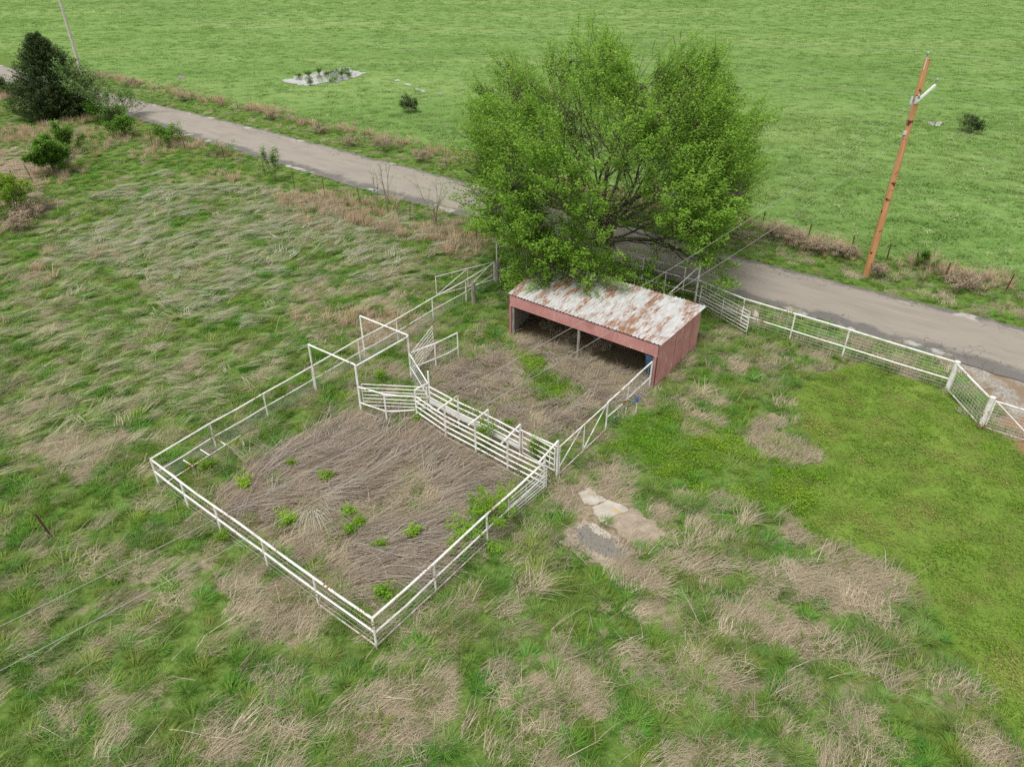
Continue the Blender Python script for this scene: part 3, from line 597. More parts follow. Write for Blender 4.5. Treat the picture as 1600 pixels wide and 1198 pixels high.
# ------------------------------------------------------------------ cattle shed
A_, B_ = np.array([-.10, 33.67]), np.array([6.70, 28.24]); SL = np.linalg.norm(B_ - A_); su = (B_ - A_) / SL; sv = np.array([-su[1], su[0]]); SD = 4.95
HF, HB = 2.34, 2.16
SWL, SWR = np.array([.415, .910]), np.array([.573, .820])              # the side walls splay a little towards the back
def sp(u_, v_, z): q = A_ + su * u_ + (SWL + (SWR - SWL) * u_ / SL) * v_; return np.array([q[0], q[1], z])
shed = empty('cattle_shed', (*sp(SL / 2, SD / 2, 0)[:2], 0), 'low red metal loafing shed with open front and rusty tin roof', 'shed')
slope = lambda v_: HF + .05 + (HB - HF) * v_ / SD
def sheet_grid(o_pt, du, dv, nrm, W_, L_, prof, nl=2, m=None, name='sheet', parent=None, obj_origin=True):
    """a ribbed sheet: prof [(u, h)] across, straight along dv; its own origin so textures run along it"""
    nrm = np.array(nrm, float); V = []; Fc = []
    npf = len(prof)
    for j in range(nl):
        for (u_, h_) in prof: V.append((u_, j / (nl - 1) * L_, h_))
    for j in range(nl - 1):
        for i in range(npf - 1): Fc.append((j * npf + i, j * npf + i + 1, (j + 1) * npf + i + 1, (j + 1) * npf + i))
    n0 = len(V)
    V += [(a_, b2, c2 - .004) for a_, b2, c2 in V]; Fc += [tuple(n0 + q for q in f_[::-1]) for f_ in Fc]
    me = bpy.data.meshes.new(name); me.from_pydata(V, [], Fc); me.materials.append(m); me.update()
    o = link(name, me, parent)
    mt = Matrix(((du[0], dv[0], nrm[0], 0), (du[1], dv[1], nrm[1], 0), (du[2], dv[2], nrm[2], 0), (0, 0, 0, 1)))
    o.rotation_euler = mt.to_euler(); o.location = tuple(np.array(o_pt) - parent_world(parent)); return o
du3 = np.array([su[0], su[1], 0]); dvr = sp(0, 1, slope(1)) - sp(0, 0, slope(0)); dvr /= np.linalg.norm(dvr); nr = np.cross(du3, dvr)
roof = MB()
for v_ in (.1, SD * .5, SD - .1): roof.bar(sp(.05, v_, slope(v_) - .07), sp(SL - .05, v_, slope(v_) - .07), .09, .09)
roof_o = roof.build('roof', M['grey_wood'], shed)
nsh = 11; uw = (SL + .2) / nsh
for i in range(nsh):
    prof = []; nr_ = 4
    for k in range(nr_):
        a0 = k * uw / nr_; s = uw / nr_; prof += [(a0, 0), (a0 + .28 * s, .0), (a0 + .40 * s, .042), (a0 + .56 * s, .042), (a0 + .72 * s, 0)]
    prof.append((uw + .02, .003))
    lift = .004 if i % 2 else 0; Ls = SD + .38 + (.05 if i % 3 == 0 else 0); V = []; npf = len(prof)
    for v_ in (-.1, Ls * .5, Ls):
        for (q, h_) in prof: V.append(sp(-.1 + i * uw + q, v_, slope(v_) + h_ + lift))
    V = np.array(V); o0 = V[0].copy(); dv_ = vn(V[2 * npf + npf // 2] - V[npf // 2]); nn_ = vn(np.cross(du3, dv_)); dx_ = np.cross(dv_, nn_)
    Rm = np.stack([dx_, dv_, nn_], 1); loc = (V - o0) @ Rm; loc = np.concatenate([loc, loc - np.array([0, 0, .004])])
    Fc = [(j * npf + k, j * npf + k + 1, (j + 1) * npf + k + 1, (j + 1) * npf + k) for j in range(2) for k in range(npf - 1)]
    Fc += [tuple(3 * npf + q for q in f_[::-1]) for f_ in Fc]
    me = bpy.data.meshes.new('roof_sheet'); me.from_pydata([tuple(q) for q in loc], [], Fc); me.materials.append(M['roof']); me.update()
    o = link('roof_sheet', me, roof_o); o.rotation_euler = Matrix(Rm.tolist()).to_euler(); o.location = tuple(o0 - parent_world(roof_o))
def wave(W_, pitch, h_): 
    n_ = int(W_ / pitch * 4); return [(W_ * i / n_, h_ * math.sin(i * math.pi / 2)) for i in range(n_ + 1)]
up = np.array([0, 0, 1.])
# front fascia: four panels, ribs run level
cuts = [0, 3.0, 4.15, 6.3, SL]; nf = -np.array([sv[0], sv[1], 0])
for i in range(4):
    a0, a1 = cuts[i], cuts[i + 1]
    sheet_grid(sp(a1 - .004 * 0, -.06 - .004 * (i % 2), 1.72), up, -du3, np.cross(up, -du3), .6, a1 - a0 - .006, wave(.6, .09, .010), 2, M['red'], 'fascia_panel', shed)
# right wall: five upright sheets that follow the roof slope
nw = 5; wl_ = SD / nw
def wall_sheet(u0, v0, v1, parent, name, m, side):
    prof = wave(v1 - v0, .2, .012); V = []; n_ = len(prof)
    for (q, h_) in prof:
        z1 = slope(v0 + q) - .06
        V += [sp(u0 + side * (h_ + .02), v0 + q, -.05), sp(u0 + side * (h_ + .02), v0 + q, z1), sp(u0 + side * (h_ - .004 + .02), v0 + q, -.05), sp(u0 + side * (h_ - .004 + .02), v0 + q, z1)]
    Fc = []
    for i in range(n_ - 1): Fc += [(4 * i, 4 * i + 4, 4 * i + 5, 4 * i + 1), (4 * i + 2, 4 * i + 3, 4 * i + 7, 4 * i + 6)]
    b2 = MB(); b2.add(V, Fc); return b2.build(name, m, parent)
sw = MB(); sw.bar(sp(SL - .05, .1, .9), sp(SL - .05, SD - .1, .9), .05, .1); sw.bar(sp(SL - .05, .1, 1.6), sp(SL - .05, SD - .1, 1.6), .05, .1)
side_r = sw.build('side_wall', M['grey_wood'], shed)
for i in range(nw): wall_sheet(SL, i * wl_ - (.05 if i == 0 else 0), (i + 1) * wl_ + .03 * (i == 4), side_r, 'wall_sheet', M['red'], 1)
b2 = MB(); b2.bar(sp(.05, .1, .5), sp(.05, SD - .1, .5), .05, .1); side_l = b2.build('side_wall', M['grey_wood'], shed)
for i in range(nw): wall_sheet(-.01, i * wl_ - (.05 if i == 0 else 0), (i + 1) * wl_, side_l, 'wall_sheet', M['red'], -1)
for k in range(9):                                                   # grey boards lining the left wall
    b2 = MB(); b2.bar(sp(.10, .15, .12 + k * .2), sp(.10, SD - .15, .12 + k * .2), .03, .19); b2.build('board', M['grey_wood'], side_l)
b2 = MB(); b2.bar(sp(.1, SD - .03, 1.0), sp(SL - .1, SD - .03, 1.0), .05, 2.1); bw = b2.build('back_wall', M['grey_wood'], shed)
b2 = MB(); b2.bar(sp(.1, .02, 1.78), sp(SL - .1, .02, 1.78), .09, .16); b2.build('beam', M['grey_wood'], shed)
b2 = MB(); b2.bar(sp(.08, -.04, -.05), sp(.08, -.04, 1.75), .16, .08, du3); b2.build('corner_trim', M['red'], shed)
b2 = MB(); b2.bar(sp(SL - .07, -.04, -.05), sp(SL - .07, -.04, 1.75), .16, .08, du3); b2.build('corner_trim', M['red'], shed)
for u_, v_ in ((4.35, .0), (4.5, 2.4), (.2, .05), (SL - .2, .1)):
    b2 = MB(); b2.tube([sp(u_, v_, -.1), sp(u_, v_, 1.7 if v_ < 1 else 1.95)], .075, 8); b2.build('post', M['grey_wood'], shed)
# blue tub inside, standing on the floor against the right wall
t0 = sp(SL - .75, 1.5, 0); tub = empty('feed_tub', tuple(t0), 'blue plastic feed tub in the shadowed right corner of the shed', 'feed tub')
for nm, prof in (('body', [(.30, 0), (.34, .8), (.36, 1.02)]), ('rim', [(.37, 1.0), (.40, 1.02), (.40, 1.07), (.34, 1.07)])):
    b2 = MB(); ns = 16
    V = []; Fc = []
    for r_, z_ in prof:
        for k in range(ns):
            a = 2 * math.pi * k / ns; ca, sa = math.cos(a), math.sin(a); e = (abs(ca) ** 3 + abs(sa) ** 3) ** (-1 / 3)
            q = t0 + np.array([*(su * r_ * 1.0 * ca * e + sv * r_ * 1.6 * sa * e), z_]); V.append(q)
    for j in range(len(prof) - 1):
        for k in range(ns): Fc.append((j * ns + k, j * ns + (k + 1) % ns, (j + 1) * ns + (k + 1) % ns, (j + 1) * ns + k))
    if nm == 'body': Fc.append(tuple(range(ns))[::-1]); Fc.append(tuple(range(2 * ns, 3 * ns)))
    b2.add(V, Fc, True); b2.build(nm, M['blue'], tub)

# ------------------------------------------------------------------ fences, gates, chute
def T(px, py, h): q = G(px, py, h); return (q[0], q[1], h)
def fence(label, tops, rails=(1.0, .52), group=None, rp=.038, rr_=.035, wires=6, wire_top=1.0, bottom=None, m='pipe', cat='fence', name='pipe_fence', skip_post=(), vert=.0, wr=.004):
    """tops: post tops (x, y, h). rails at fractions of the height."""
    root = empty(name, (tops[0][0], tops[0][1], 0), label, cat, group); mm = M[m]
    for i, (x, y, h) in enumerate(tops):
        if i in skip_post: continue
        tube_obj('post', [(x, y, -.25), (x, y, h - .02)], rp, mm, root)
    for fr in rails:
        rl = []
        for (x0, y0, h0), (x1, y1, h1) in zip(tops[:-1], tops[1:]):      # pipes sag and kink a little between posts
            rl += [(x0, y0, h0 * fr), ((x0 + x1) / 2 + R.normal(0, .012), (y0 + y1) / 2 + R.normal(0, .012), (h0 + h1) / 2 * fr - abs(R.normal(.012, .012)))]
        rl.append((tops[-1][0], tops[-1][1], tops[-1][2] * fr)); tube_obj('rail', rl, rr_ if fr > .9 else rr_ * .85, mm, root)
    if bottom:
        for i0, i1 in bottom: tube_obj('rail', [(x, y, .12) for x, y, h in tops[i0:i1 + 1]], rr_ * .7, mm, root)
    if wires:
        b_ = MB()
        for k in range(wires):
            fr = .08 + (wire_top - .12) * k / max(wires - 1, 1)
            b_.tube([(x, y, h * fr) for x, y, h in tops], wr, 4, False)
        if vert:
            for i in range(len(tops) - 1):
                a, c2 = np.array(tops[i]), np.array(tops[i + 1]); L = np.linalg.norm((c2 - a)[:2]); nn = int(L / vert)
                for q in range(1, nn):
                    pq = a + (c2 - a) * q / nn; b_.tube([(pq[0], pq[1], pq[2] * .08), (pq[0], pq[1], pq[2] * wire_top)], wr * .9, 4, False)
        b_.build('wire_mesh', M['wire'], root, 'stuff')
    return root
def gate(label, p0, p1, z0, z1, bars=6, ups=(.5,), braces=(), group='pipe gates of the pens', name='pipe_gate', rb=.021, mesh=False, zz1=None, m='pipe'):
    """p0 hinge end, p1 free end; bars level from z0 to z1 (z0e, z1e at the free end)"""
    p0, p1 = np.array(p0[:2], float), np.array(p1[:2], float); z0e, z1e = zz1 if zz1 else (z0, z1)
    root = empty(name, (p0[0], p0[1], z0), label, 'gate', group); mm = M[m]
    def q(t, f_):
        a = p0 + (p1 - p0) * t; zl = z0 + (z0e - z0) * t; zh = z1 + (z1e - z1) * t; return np.array([a[0], a[1], zl + (zh - zl) * f_])
    for k in range(bars): tube_obj('bar', [q(0, k / (bars - 1)), q(1, k / (bars - 1))], rb, mm, root, 6)
    for t in (0., 1.): tube_obj('end_upright', [q(t, -.01), q(t, 1.01)], rb * 1.15, mm, root, 6)
    for t in ups: tube_obj('upright', [q(t, 0), q(t, 1)], rb * .9, mm, root, 6)
    for (t0_, f0, t1_, f1) in braces: tube_obj('brace', [q(t0_, f0), q(t1_, f1)], rb * .9, mm, root, 6)
    if mesh:
        b_ = MB(); L = np.linalg.norm(p1 - p0)
        for k in range(1, 9): b_.tube([q(0, k / 9), q(1, k / 9)], .0055, 4, False)
        for k in range(1, int(L / .2)): b_.tube([q(k / int(L / .2), 0), q(k / int(L / .2), 1)], .0055, 4, False)
        b_.build('wire_mesh', M['wire'], root, 'stuff')
    return root
GF = 'white pipe fences round the corral'
LF = [T(235, 717, 1.33), T(327.7, 661.6, 1.33), T(411, 615, 1.34), T(486, 573, 1.36), T(559, 531, 1.38), T(619, 499, 1.40), T(675, 466, 1.42), T(727.5, 438, 1.42), T(773, 410, 1.42)]
fence('long white pipe fence along the left side of the corral and alley', LF, (1.0, .50), GF, wires=7, wire_top=.52, wr=.0065)
NF = [LF[0], T(281.8, 752.5, 1.33), T(334, 790, 1.33), T(408, 842.5, 1.33), T(489, 901.5, 1.33), T(581.5, 965.5, 1.34)]
fence('white pipe fence on the near left side of the corral', NF, (1.0, .55), GF, wires=6, wire_top=1.0, bottom=[(4, 5)], skip_post=(0,), rr_=.042)
RF = [NF[-1], T(677.5, 880.4, 1.34), T(760.4, 803.3, 1.40), T(851, 721, 1.46)]
fence('white pipe fence on the near right side of the corral under the vine', RF, (1.0, .52), GF, wires=7, wire_top=1.0, bottom=[(0, 2)], skip_post=(0,), rr_=.042)
# panel gate that goes on from the near right fence
pa, pb = G(792, 815)[:2], G(853, 766)[:2]
gate('six bar gate panel hung flat along the near right fence end', pa + np.array([.06, -.05]), pb, .12, 1.08, 7, (.45,), group='pipe gates of the pens')
# chute: two walls of level pipes with headers
chute = empty('cattle_chute', (*G(760, 700)[:2], 0), 'narrow working chute with two white pipe walls and header bars', 'cattle chute')
LW = [T(648, 609, 1.55), T(694, 633, 1.75), T(742, 656, 1.78), T(793, 683, 1.76), T(851, 712, 1.72)]
RW = [T(668.5, 580, 2.2), T(715, 618, 1.74), T(762.6, 640, 1.72), T(812.7, 663, 1.80), T(872, 688.5, 1.88)]
for x, y, h in LW + RW: tube_obj('post', [(x, y, -.25), (x, y, h)], .042, M['pipe'], chute)
for k, z in enumerate((.14, .42, .70, .98, 1.22)): tube_obj('rail', [(x, y, z) for x, y, h in LW], .034, M['rusty_pipe'] if k < 2 else M['pipe'], chute)
for z in (.30, .58, .86, 1.14, 1.42): tube_obj('rail', [(x, y, z) for x, y, h in RW[:4]], .034, M['pipe'], chute)
tube_obj('rail', [(x, y, z) for (x, y, h), z in zip(RW[3:], (1.55, 1.6))], .034, M['pipe'], chute)
for i in range(1, 5):
    a, c2 = np.array(RW[i]), np.array(LW[i]); d = (c2 - a); d /= np.linalg.norm(d[:2]); e = c2 + d * .45
    tube_obj('header_bar', [a, e], .04, M['pipe'], chute)
a, c2 = np.array(RW[0]), np.array(LW[0]); tube_obj('header_bar', [(a[0], a[1], 1.62), c2], .036, M['pipe'], chute)
for k, z in enumerate((.95, )):
    b_ = MB(); dd = np.array(RW[3]) - np.array(RW[0]); b_.bar((RW[0][0], RW[0][1] - .07, .72), (RW[3][0], RW[3][1] - .07, .72), .03, .16); b_.build('kick_board', M['fibreglass'], chute)
gate('small four bar sorting gate set into the far end of the chute', np.array(RW[3][:2]) + np.array([.10, -.05]), np.array(RW[4][:2]) + np.array([-.10, .0]), .45, 1.5, 5, (.85,), rb=.026)
# brace gate and short fence running to the shed
E0, E1 = G(869, 748), G(947, 674)
gate('white gate with two diagonal braces between chute end and shed fence', E0[:2] + np.array([.1, .12]), E1[:2] - np.array([.05, .07]), .15, 1.50, 2, (.5,), ((0, .25, .46, 1), (.5, .05, .97, .97)), rb=.027)
fence('short white pipe fence from the brace gate to the shed corner', [T(950, 628, 1.52), T(982.6, 599, 1.54), T(1019.2, 565, 1.58)], (1.0, .48), GF, wires=8, wire_top=.98, vert=.3)
# overhead alley frames
def frame(label, a, c2, h0, h1):
    r = empty('alley_frame', (a[0], a[1], 0), label, 'overhead frame', 'tall pipe frames over the alley')
    tube_obj('post', [(a[0], a[1], -.2), (a[0], a[1], h0)], .045, M['pipe'], r); tube_obj('post', [(c2[0], c2[1], -.2), (c2[0], c2[1], h1)], .05, M['pipe'], r)
    k = (np.array([a[0], a[1], h0]) * .1 + np.array([c2[0], c2[1], h1]) * .9)
    tube_obj('crossbar', [(a[0], a[1], h0), (c2[0], c2[1], h1)], .042, M['pipe'], r); return r
F1L, F1R = G(495, 613), G(565, 645); F2R = G(643, 593)
F2L = np.array(T(562.5, 493.5, 2.5))
fr1 = frame('tall white overhead pipe frame nearer the corral', F1L, F1R, 2.55, 2.5); frame('tall white overhead pipe frame nearer the shed', F2L, F2R, 2.5, 2.42)
tube_obj('tie_bar', [(F1R[0], F1R[1], 2.42), (F2R[0], F2R[1], 2.34)], .04, M['pipe'], fr1)
# sweep: funnel fence and its gates
SW = [T(561, 606, 1.35), T(600, 616, 1.5), T(647.5, 616.5, 1.3)]
SW[0] = (F1R[0] + .05, F1R[1] - .08, 1.42); SW[2] = (LW[0][0] - .08, LW[0][1], 1.22)
fence('low bent white fence leading from the frame into the chute', SW, (1.0, .42), GF, wires=0, skip_post=(0, 2), bottom=[(0, 2)], rr_=.04)
gate('six bar gate with staggered stubs closing the alley before the chute', F1R[:2] + np.array([.12, .12]), np.array(RW[0][:2]) - np.array([.1, .1]), .35, 1.45, 7, (), (), rb=.022)
gt = C.objects[-1]
b_ = MB()
fence('short white mesh fence between tall frame post and chute', [(F2R[0], F2R[1], 1.45), (RW[0][0], RW[0][1], 1.5)], (1.0, .5), GF, wires=7, vert=.22, skip_post=(0, 1), wr=.006)
fence('stub of white pipe fence standing in the shed pen', [(F2R[0] + .05, F2R[1] + .05, 1.45), T(679, 537, 1.47), T(714.4, 520, 1.5)], (1.0, .45), GF, wires=7, vert=.25, skip_post=(0,), wr=.005)
q0 = np.array([F2R[0] + .1, F2R[1] + .14]); q1 = G(676, 548)[:2]
gate('white seven bar gate swung open behind the stub fence', q0, np.array(T(675.5, 509.6, 1.42)[:2]), .2, 1.42, 7, (.5, .75), rb=.021)
# far end of the left fence: wood posts, tall white post, gate swung out
for px, py, hh, lb in ((736, 441, 1.35, 'short grey wooden post against the left fence near its end'), (774, 410, 1.45, 'thick grey wooden corner post at the end of the left fence')):
    x, y, h = T(px, py, hh); b_ = MB(); b_.tube([(x + .12, y + .05, -.2), (x + .1, y + .05, h * .5), (x + .13, y + .03, h)], [.14, .125, .12], 10)
    tag(b_.build('wooden_post', M['grey_wood']), lb, 'post', 'wooden posts of the pens')
g0, g1 = np.array(T(771, 409.5, 1.45)), np.array(T(680.5, 432.6, 1.45))
gate('white gate with diagonal braces swung out beyond the left fence', g0, g1, .3, 1.45, 2, (.46,), ((.46, 1, 1, 0), (.03, .95, .42, .05)), rb=.022)
# fence along the road, behind the shed and the elm
BF = [T(772, 381, 2.5), T(800, 388, 1.5), T(842, 398, 1.45), T(895, 412, 1.35), T(935, 424, 1.35), T(980, 437, 1.4), T(1021, 446, 1.45), T(1047, 456, 1.5)]
BF[0] = (BF[0][0], BF[0][1], 1.5)
def on_line(a, b_, t, h): return (a[0] + (b_[0] - a[0]) * t, a[1] + (b_[1] - a[1]) * t, h)
tp = G(774, 444)
RP = [(10.57, 37.28, 1.55), (12.51, 34.71, 1.58), (14.61, 32.89, 1.60), (16.69, 31.13, 1.60), (20.42, 28.07, 1.52)]
st, en = (tp[0] + .25, tp[1] + .5), (10.57, 37.28)
bend = (2.6, 43.0)
BK = [on_line(st, bend, t, 1.48) for t in (0, .5)] + [on_line(bend, en, t, 1.5) for t in (0, .2, .4, .6, .8, 1.0)]
fence('white pipe fence behind the shed under the elm branches', BK, (1.0, .5), 'white pipe fences along the road', wires=0, skip_post=(7,))
UPR = [on_line((1.2, 44.6), (10.2, 38.9), t, 1.6) for t in (0, .25, .5, .75, 1)]
fence('upper white pipe fence on the road side of the elm', UPR, (1.0,), 'white pipe fences along the road', wires=0)
b_ = MB(); tpo = empty('gate_post', (tp[0] + .1, tp[1] + .1, 0), 'tall slim white pipe post with bracket behind the wooden corner post', 'gate post', 'tall white gate posts')
tube_obj('pole', [(tp[0] + .1, tp[1] + .35, -.2), (tp[0] + .1, tp[1] + .35, 2.6)], .045, M['pipe'], tpo); tube_obj('bracket', [(tp[0] + .1, tp[1] + .35, 2.2), (tp[0] + .75, tp[1] + .15, 2.55), (tp[0] + .1, tp[1] + .35, 2.58)], .03, M['pipe'], tpo)
fence('long white pipe and mesh fence between lawn and road', RP, (1.0, .40), 'white pipe fences along the road', wires=9, wire_top=.98, vert=.32, rr_=.046, rp=.046, skip_post=(0, 4), wr=.0055)
tallp = empty('gate_post', (10.57, 37.28, 0), 'tall white gate post behind the right end of the shed roof', 'gate post', 'tall white gate posts')
tube_obj('pole', [(10.57, 37.28, -.2), (10.57, 37.28, 2.42)], .06, M['pipe'], tallp)
q = T(1047, 457, 1.75); tube_obj('brace_post', [(q[0], q[1], -.2), (q[0], q[1], 1.75)], .05, M['pipe'], tallp)
tube_obj('diagonal', [(q[0], q[1], 1.72), (10.5, 37.35, 2.3)], .035, M['pipe'], tallp)
gate('white six bar gate hanging by the shed roof corner', (10.75, 37.0), np.array(T(1172, 489, 1.25)[:2]), .12, 1.3, 7, (.48,), rb=.027)
for (x, y), lb in (((20.42, 28.07), 'thick white corner post where the lawn fence turns'), ((20.31, 25.09), 'thick white gate post at the mesh gate on the lawn')):
    r = empty('fence_post', (x, y, 0), lb, 'fence post', 'thick white posts of the lawn fence')
    tube_obj('shaft', [(x, y, -.2), (x, y, 1.55)], .115, M['pipe'], r, 14)
    b_ = MB(); b_.tube([(x, y, 1.55), (x, y, 1.58)], .125, 14); b_.build('cap', M['pipe'], r)
fence('short white mesh panel between the two thick posts', [(20.42, 28.07, 1.45), (20.31, 25.09, 1.45)], (1.0, .06), 'white pipe fences along the road', wires=9, wire_top=.98, vert=.2, skip_post=(0, 1), rr_=.05, wr=.007)
gate('white mesh gate with diagonal brace at the right picture edge', (20.45, 25.02), G(1700, 722)[:2], .08, 1.42, 2, (.5,), ((0.02, .98, .5, .02),), mesh=True, rb=.035)
# feed rack on the left fence
rk = empty('hay_rack', (*G(300, 735)[:2], 0), 'small white pipe feed rack fixed inside the left fence corner', 'feed rack')
ra, rb_ = np.array(T(262, 752, .62)), np.array(T(376, 680, .62))
tube_obj('rail', [ra, rb_, (rb_[0] + .1, rb_[1] - .12, .2)], .022, M['rusty_pipe'], rk)
fa, fb = np.array(LF[0]), np.array(LF[1]); fdir = (np.array(LF[2]) - fa)[:2]; fdir /= np.linalg.norm(fdir)
for t in (.1, .32, .55, .78):
    e = ra + (rb_ - ra) * t; s0 = fa[:2] + fdir * ((e[:2] - fa[:2]) @ fdir)
    tube_obj('arm', [(s0[0] + (e[0] - s0[0]) * .3, s0[1] + (e[1] - s0[1]) * .3, .68), e], .024, M['rusty_pipe'], rk)
    tube_obj('leg', [(e[0], e[1], .6), (e[0] + .05, e[1] - .05, -.1)], .022, M['grey_wood'], rk, 6)

# ------------------------------------------------------------------ wire fences of steel posts
def wire_fence(label, px, h=1.25, lean=.06, close=True, group='steel post and wire fences', wz=(.45, .8, 1.1)):
    P2 = [G(*q)[:2] for q in px]; root = empty('wire_fence', (P2[0][0], P2[0][1], 0), label, 'wire fence', group)
    for (x, y) in P2:
        dx, dy = R.normal(0, lean, 2)
        b_ = MB(); b_.bar((x, y, -.3), (x + dx, y + dy, h), .05, .035, (0, 1, .01)); b_.bar((x + .02, y - .03, -.3), (x + dx + .02, y + dy - .03, h), .022, .035, (0, 1, .01)); b_.build('post', M['rusted'], root)
    b_ = MB()
    for z in wz:
        b_.tube([(x, y, z) for x, y in P2], .005, 4, False)
    b_.build('wire_strand', M['rusted'], root, 'stuff'); return root
wire_fence('rusty steel post fence on the near road verge left of the elm', [(190, 219), (238, 228), (290, 238), (352, 254), (415, 274), (460, 294), (508, 308), (564, 322), (640, 345), (745, 385)], 1.5)
wire_fence('rusty steel post fence on the far verge right of the elm', [(1190, 352), (1262, 372), (1330, 392), (1385.5, 405), (1432, 418), (1475, 435), (1570, 454), (1640, 478)], 1.05)
wire_fence('rusty steel post fence on the far verge left of the elm', [(120, 112), (200, 132), (250, 143), (300, 153), (349, 166), (373, 172), (430, 187), (500, 203), (570, 222), (660, 246), (720, 262)], 1.05)
wire_fence('leaning steel post fence between the shrubs at far left', [(105, 236), (53, 286), (27, 296), (-20, 350)], 1.6, .15)
x, y = G(83, 839)[:2]; b_ = MB(); b_.bar((x, y, -.2), (x - .3, y + .05, 1.05), .06, .05, (0, 1, .01)); b_.bar((x + .02, y - .03, -.2), (x - .28, y + .02, 1.05), .02, .05, (0, 1, .01))
tag(b_.build('steel_post', M['rusted']), 'lone dark steel post leaning in the grass at left', 'post')
# hydrant and block
x, y = G(993, 649)[:2]; hy = empty('yard_hydrant', (x, y, 0), 'blue headed yard hydrant beside the short fence by the shed', 'hydrant')
tube_obj('standpipe', [(x, y, -.1), (x, y, .75)], .025, M['wire'], hy); b_ = MB(); b_.tube([(x, y, .72), (x, y, .80), (x, y, .95), (x, y, 1.0)], [.035, .05, .05, .02], 10); b_.build('head', M['blue_paint'], hy)
tube_obj('spout', [(x, y, .8), (x - .14, y - .06, .8), (x - .18, y - .08, .7)], .025, M['blue_paint'], hy); tube_obj('handle', [(x, y, .97), (x + .16, y + .05, 1.06)], .018, M['blue_paint'], hy)
x, y = G(1179, 497)[:2]; bmv = MB(); V = []
for k in range(8):
    for z, r_ in ((0, .2), (.22, .19), (.36, .12)): V.append((x + r_ * math.cos(k * .785) * (1 + .2 * (k % 2)), y + r_ * math.sin(k * .785), z + .03 * (k % 3)))
bmv.add(V, [(3 * k + j, 3 * ((k + 1) % 8) + j, 3 * ((k + 1) % 8) + j + 1, 3 * k + j + 1) for k in range(8) for j in (0, 1)] + [tuple(3 * k + 2 for k in range(8))])
tag(bmv.build('stone_block', M['concrete']), 'pale stone lump beside the free end of the six bar gate', 'stone')

# ------------------------------------------------------------------ utility poles and lines
PX, PY = G(1355, 424)[:2]; OX, OY = -66.5, 118.3
ldir = np.array([PX - OX, PY - OY]); ldir /= np.linalg.norm(ldir); lper = np.array([-ldir[1], ldir[0]])
def insul(x, y, z, r, h=.28):
    b_ = MB(); b_.tube([(x, y, z), (x, y, z + h * .35), (x, y, z + h * .36), (x, y, z + h * .6), (x, y, z + h * .62), (x, y, z + h)], [.025, .025, .085, .05, .085, .035], 10); return b_.build('insulator', M['porcelain'], r)
up_ = empty('utility_pole', (PX, PY, 0), 'new orange brown wooden utility pole with pale side arm beyond the road', 'utility pole', 'utility poles along the road')
PH = ht(1355, 424, 92)
tube_obj('shaft', [(PX, PY, -.5), (PX, PY, 4), (PX, PY, PH)], [.225, .20, .155], M['pole'], up_, 14)
insul(PX - .12, PY - .1, PH + .08, up_); b_ = MB(); b_.tube([(PX - .12, PY - .1, PH - .55), (PX - .12, PY - .1, PH + .1)], .03, 6); b_.build('pin', M['wire'], up_)
AZ = 10.55; arm = lambda s, z=AZ: np.array([PX + lper[0] * s, PY + lper[1] * s, z])
AZ0, AZ1 = AZ - .35, AZ + .95; b_ = MB(); armp = lambda t: (PX - .14 + 1.16 * t, PY - .24 + .46 * t, 10.2 + .92 * t); b_.bar(armp(0), armp(.93), .10, .12); b_.build('crossarm', M['fibreglass'], up_)
ins = []
for t_ in (.12, .95):
    q = armp(t_); insul(q[0], q[1], q[2] + .06, up_); ins.append((q[0], q[1], q[2] + .34))
ins.append((PX - .12, PY - .1, PH + .38))
q = arm(-.55); 
for k in range(2): b_ = MB(); b_.tube([(q[0] - .12 + .25 * k, q[1], AZ - .35), (q[0] - .12 + .25 * k, q[1], AZ + .02)], [.08, .06], 10); b_.build('fuse_cutout', M['porcelain'], up_)
b_ = MB(); b_.bar((PX - .17, PY - .1, 8.45), (PX - .17, PY - .1, 8.65), .12, .16, (1, 0, 0)); b_.build('bracket', M['wire'], up_)
tube_obj('ground_wire', [(PX - .2, PY - .05, .1), (PX - .15, PY - .05, AZ - .3)], .012, M['wire'], up_, 5)
op = empty('utility_pole', (OX, OY, 0), 'old bleached grey utility pole behind the dark cedar', 'utility pole', 'utility poles along the road')
tube_obj('shaft', [(OX, OY, -.5), (OX, OY, 5), (OX, OY, 12.2)], [.24, .22, .16], M['old_pole'], op, 12); b_ = MB(); b_.bar((OX - lper[0] * .4, OY - lper[1] * .4, 10.9), (OX + lper[0] * 1.4, OY + lper[1] * 1.4, 10.9), .1, .13); b_.build('crossarm', M['old_pole'], op); insul(OX, OY, 12.2, op)
def line(label, a, c2, sag, r, grp, n=24):
    a, c2 = np.array(a, float), np.array(c2, float); pts = []
    for i in range(n + 1):
        t = i / n; q = a * (1 - t) + c2 * t; q[2] -= 4 * sag * t * (1 - t); pts.append(q)
    b_ = MB(); b_.tube(pts, r * .5, 5, False); tag(b_.build('power_line', M['cable']), label, 'power line', grp)
lb = ('conductor on the near side of the crossarm', 'conductor on the far side of the crossarm', 'top conductor on the pole tip')
for i, q in enumerate(ins):
    o_ = np.array([OX, OY, 12.5 if i == 2 else 11.2]); o_[:2] += lper * (-.2, 1.35, 0)[i]
    line('thin ' + lb[i] + ' running left to the grey pole', q, o_, 1.4, .009, 'thin conductors along the road')
    line('thin ' + lb[i] + ' running right out of the picture', q, np.array(q) + np.array([*(ldir * 95), .2]), 1.2, .009, 'thin conductors along the road')
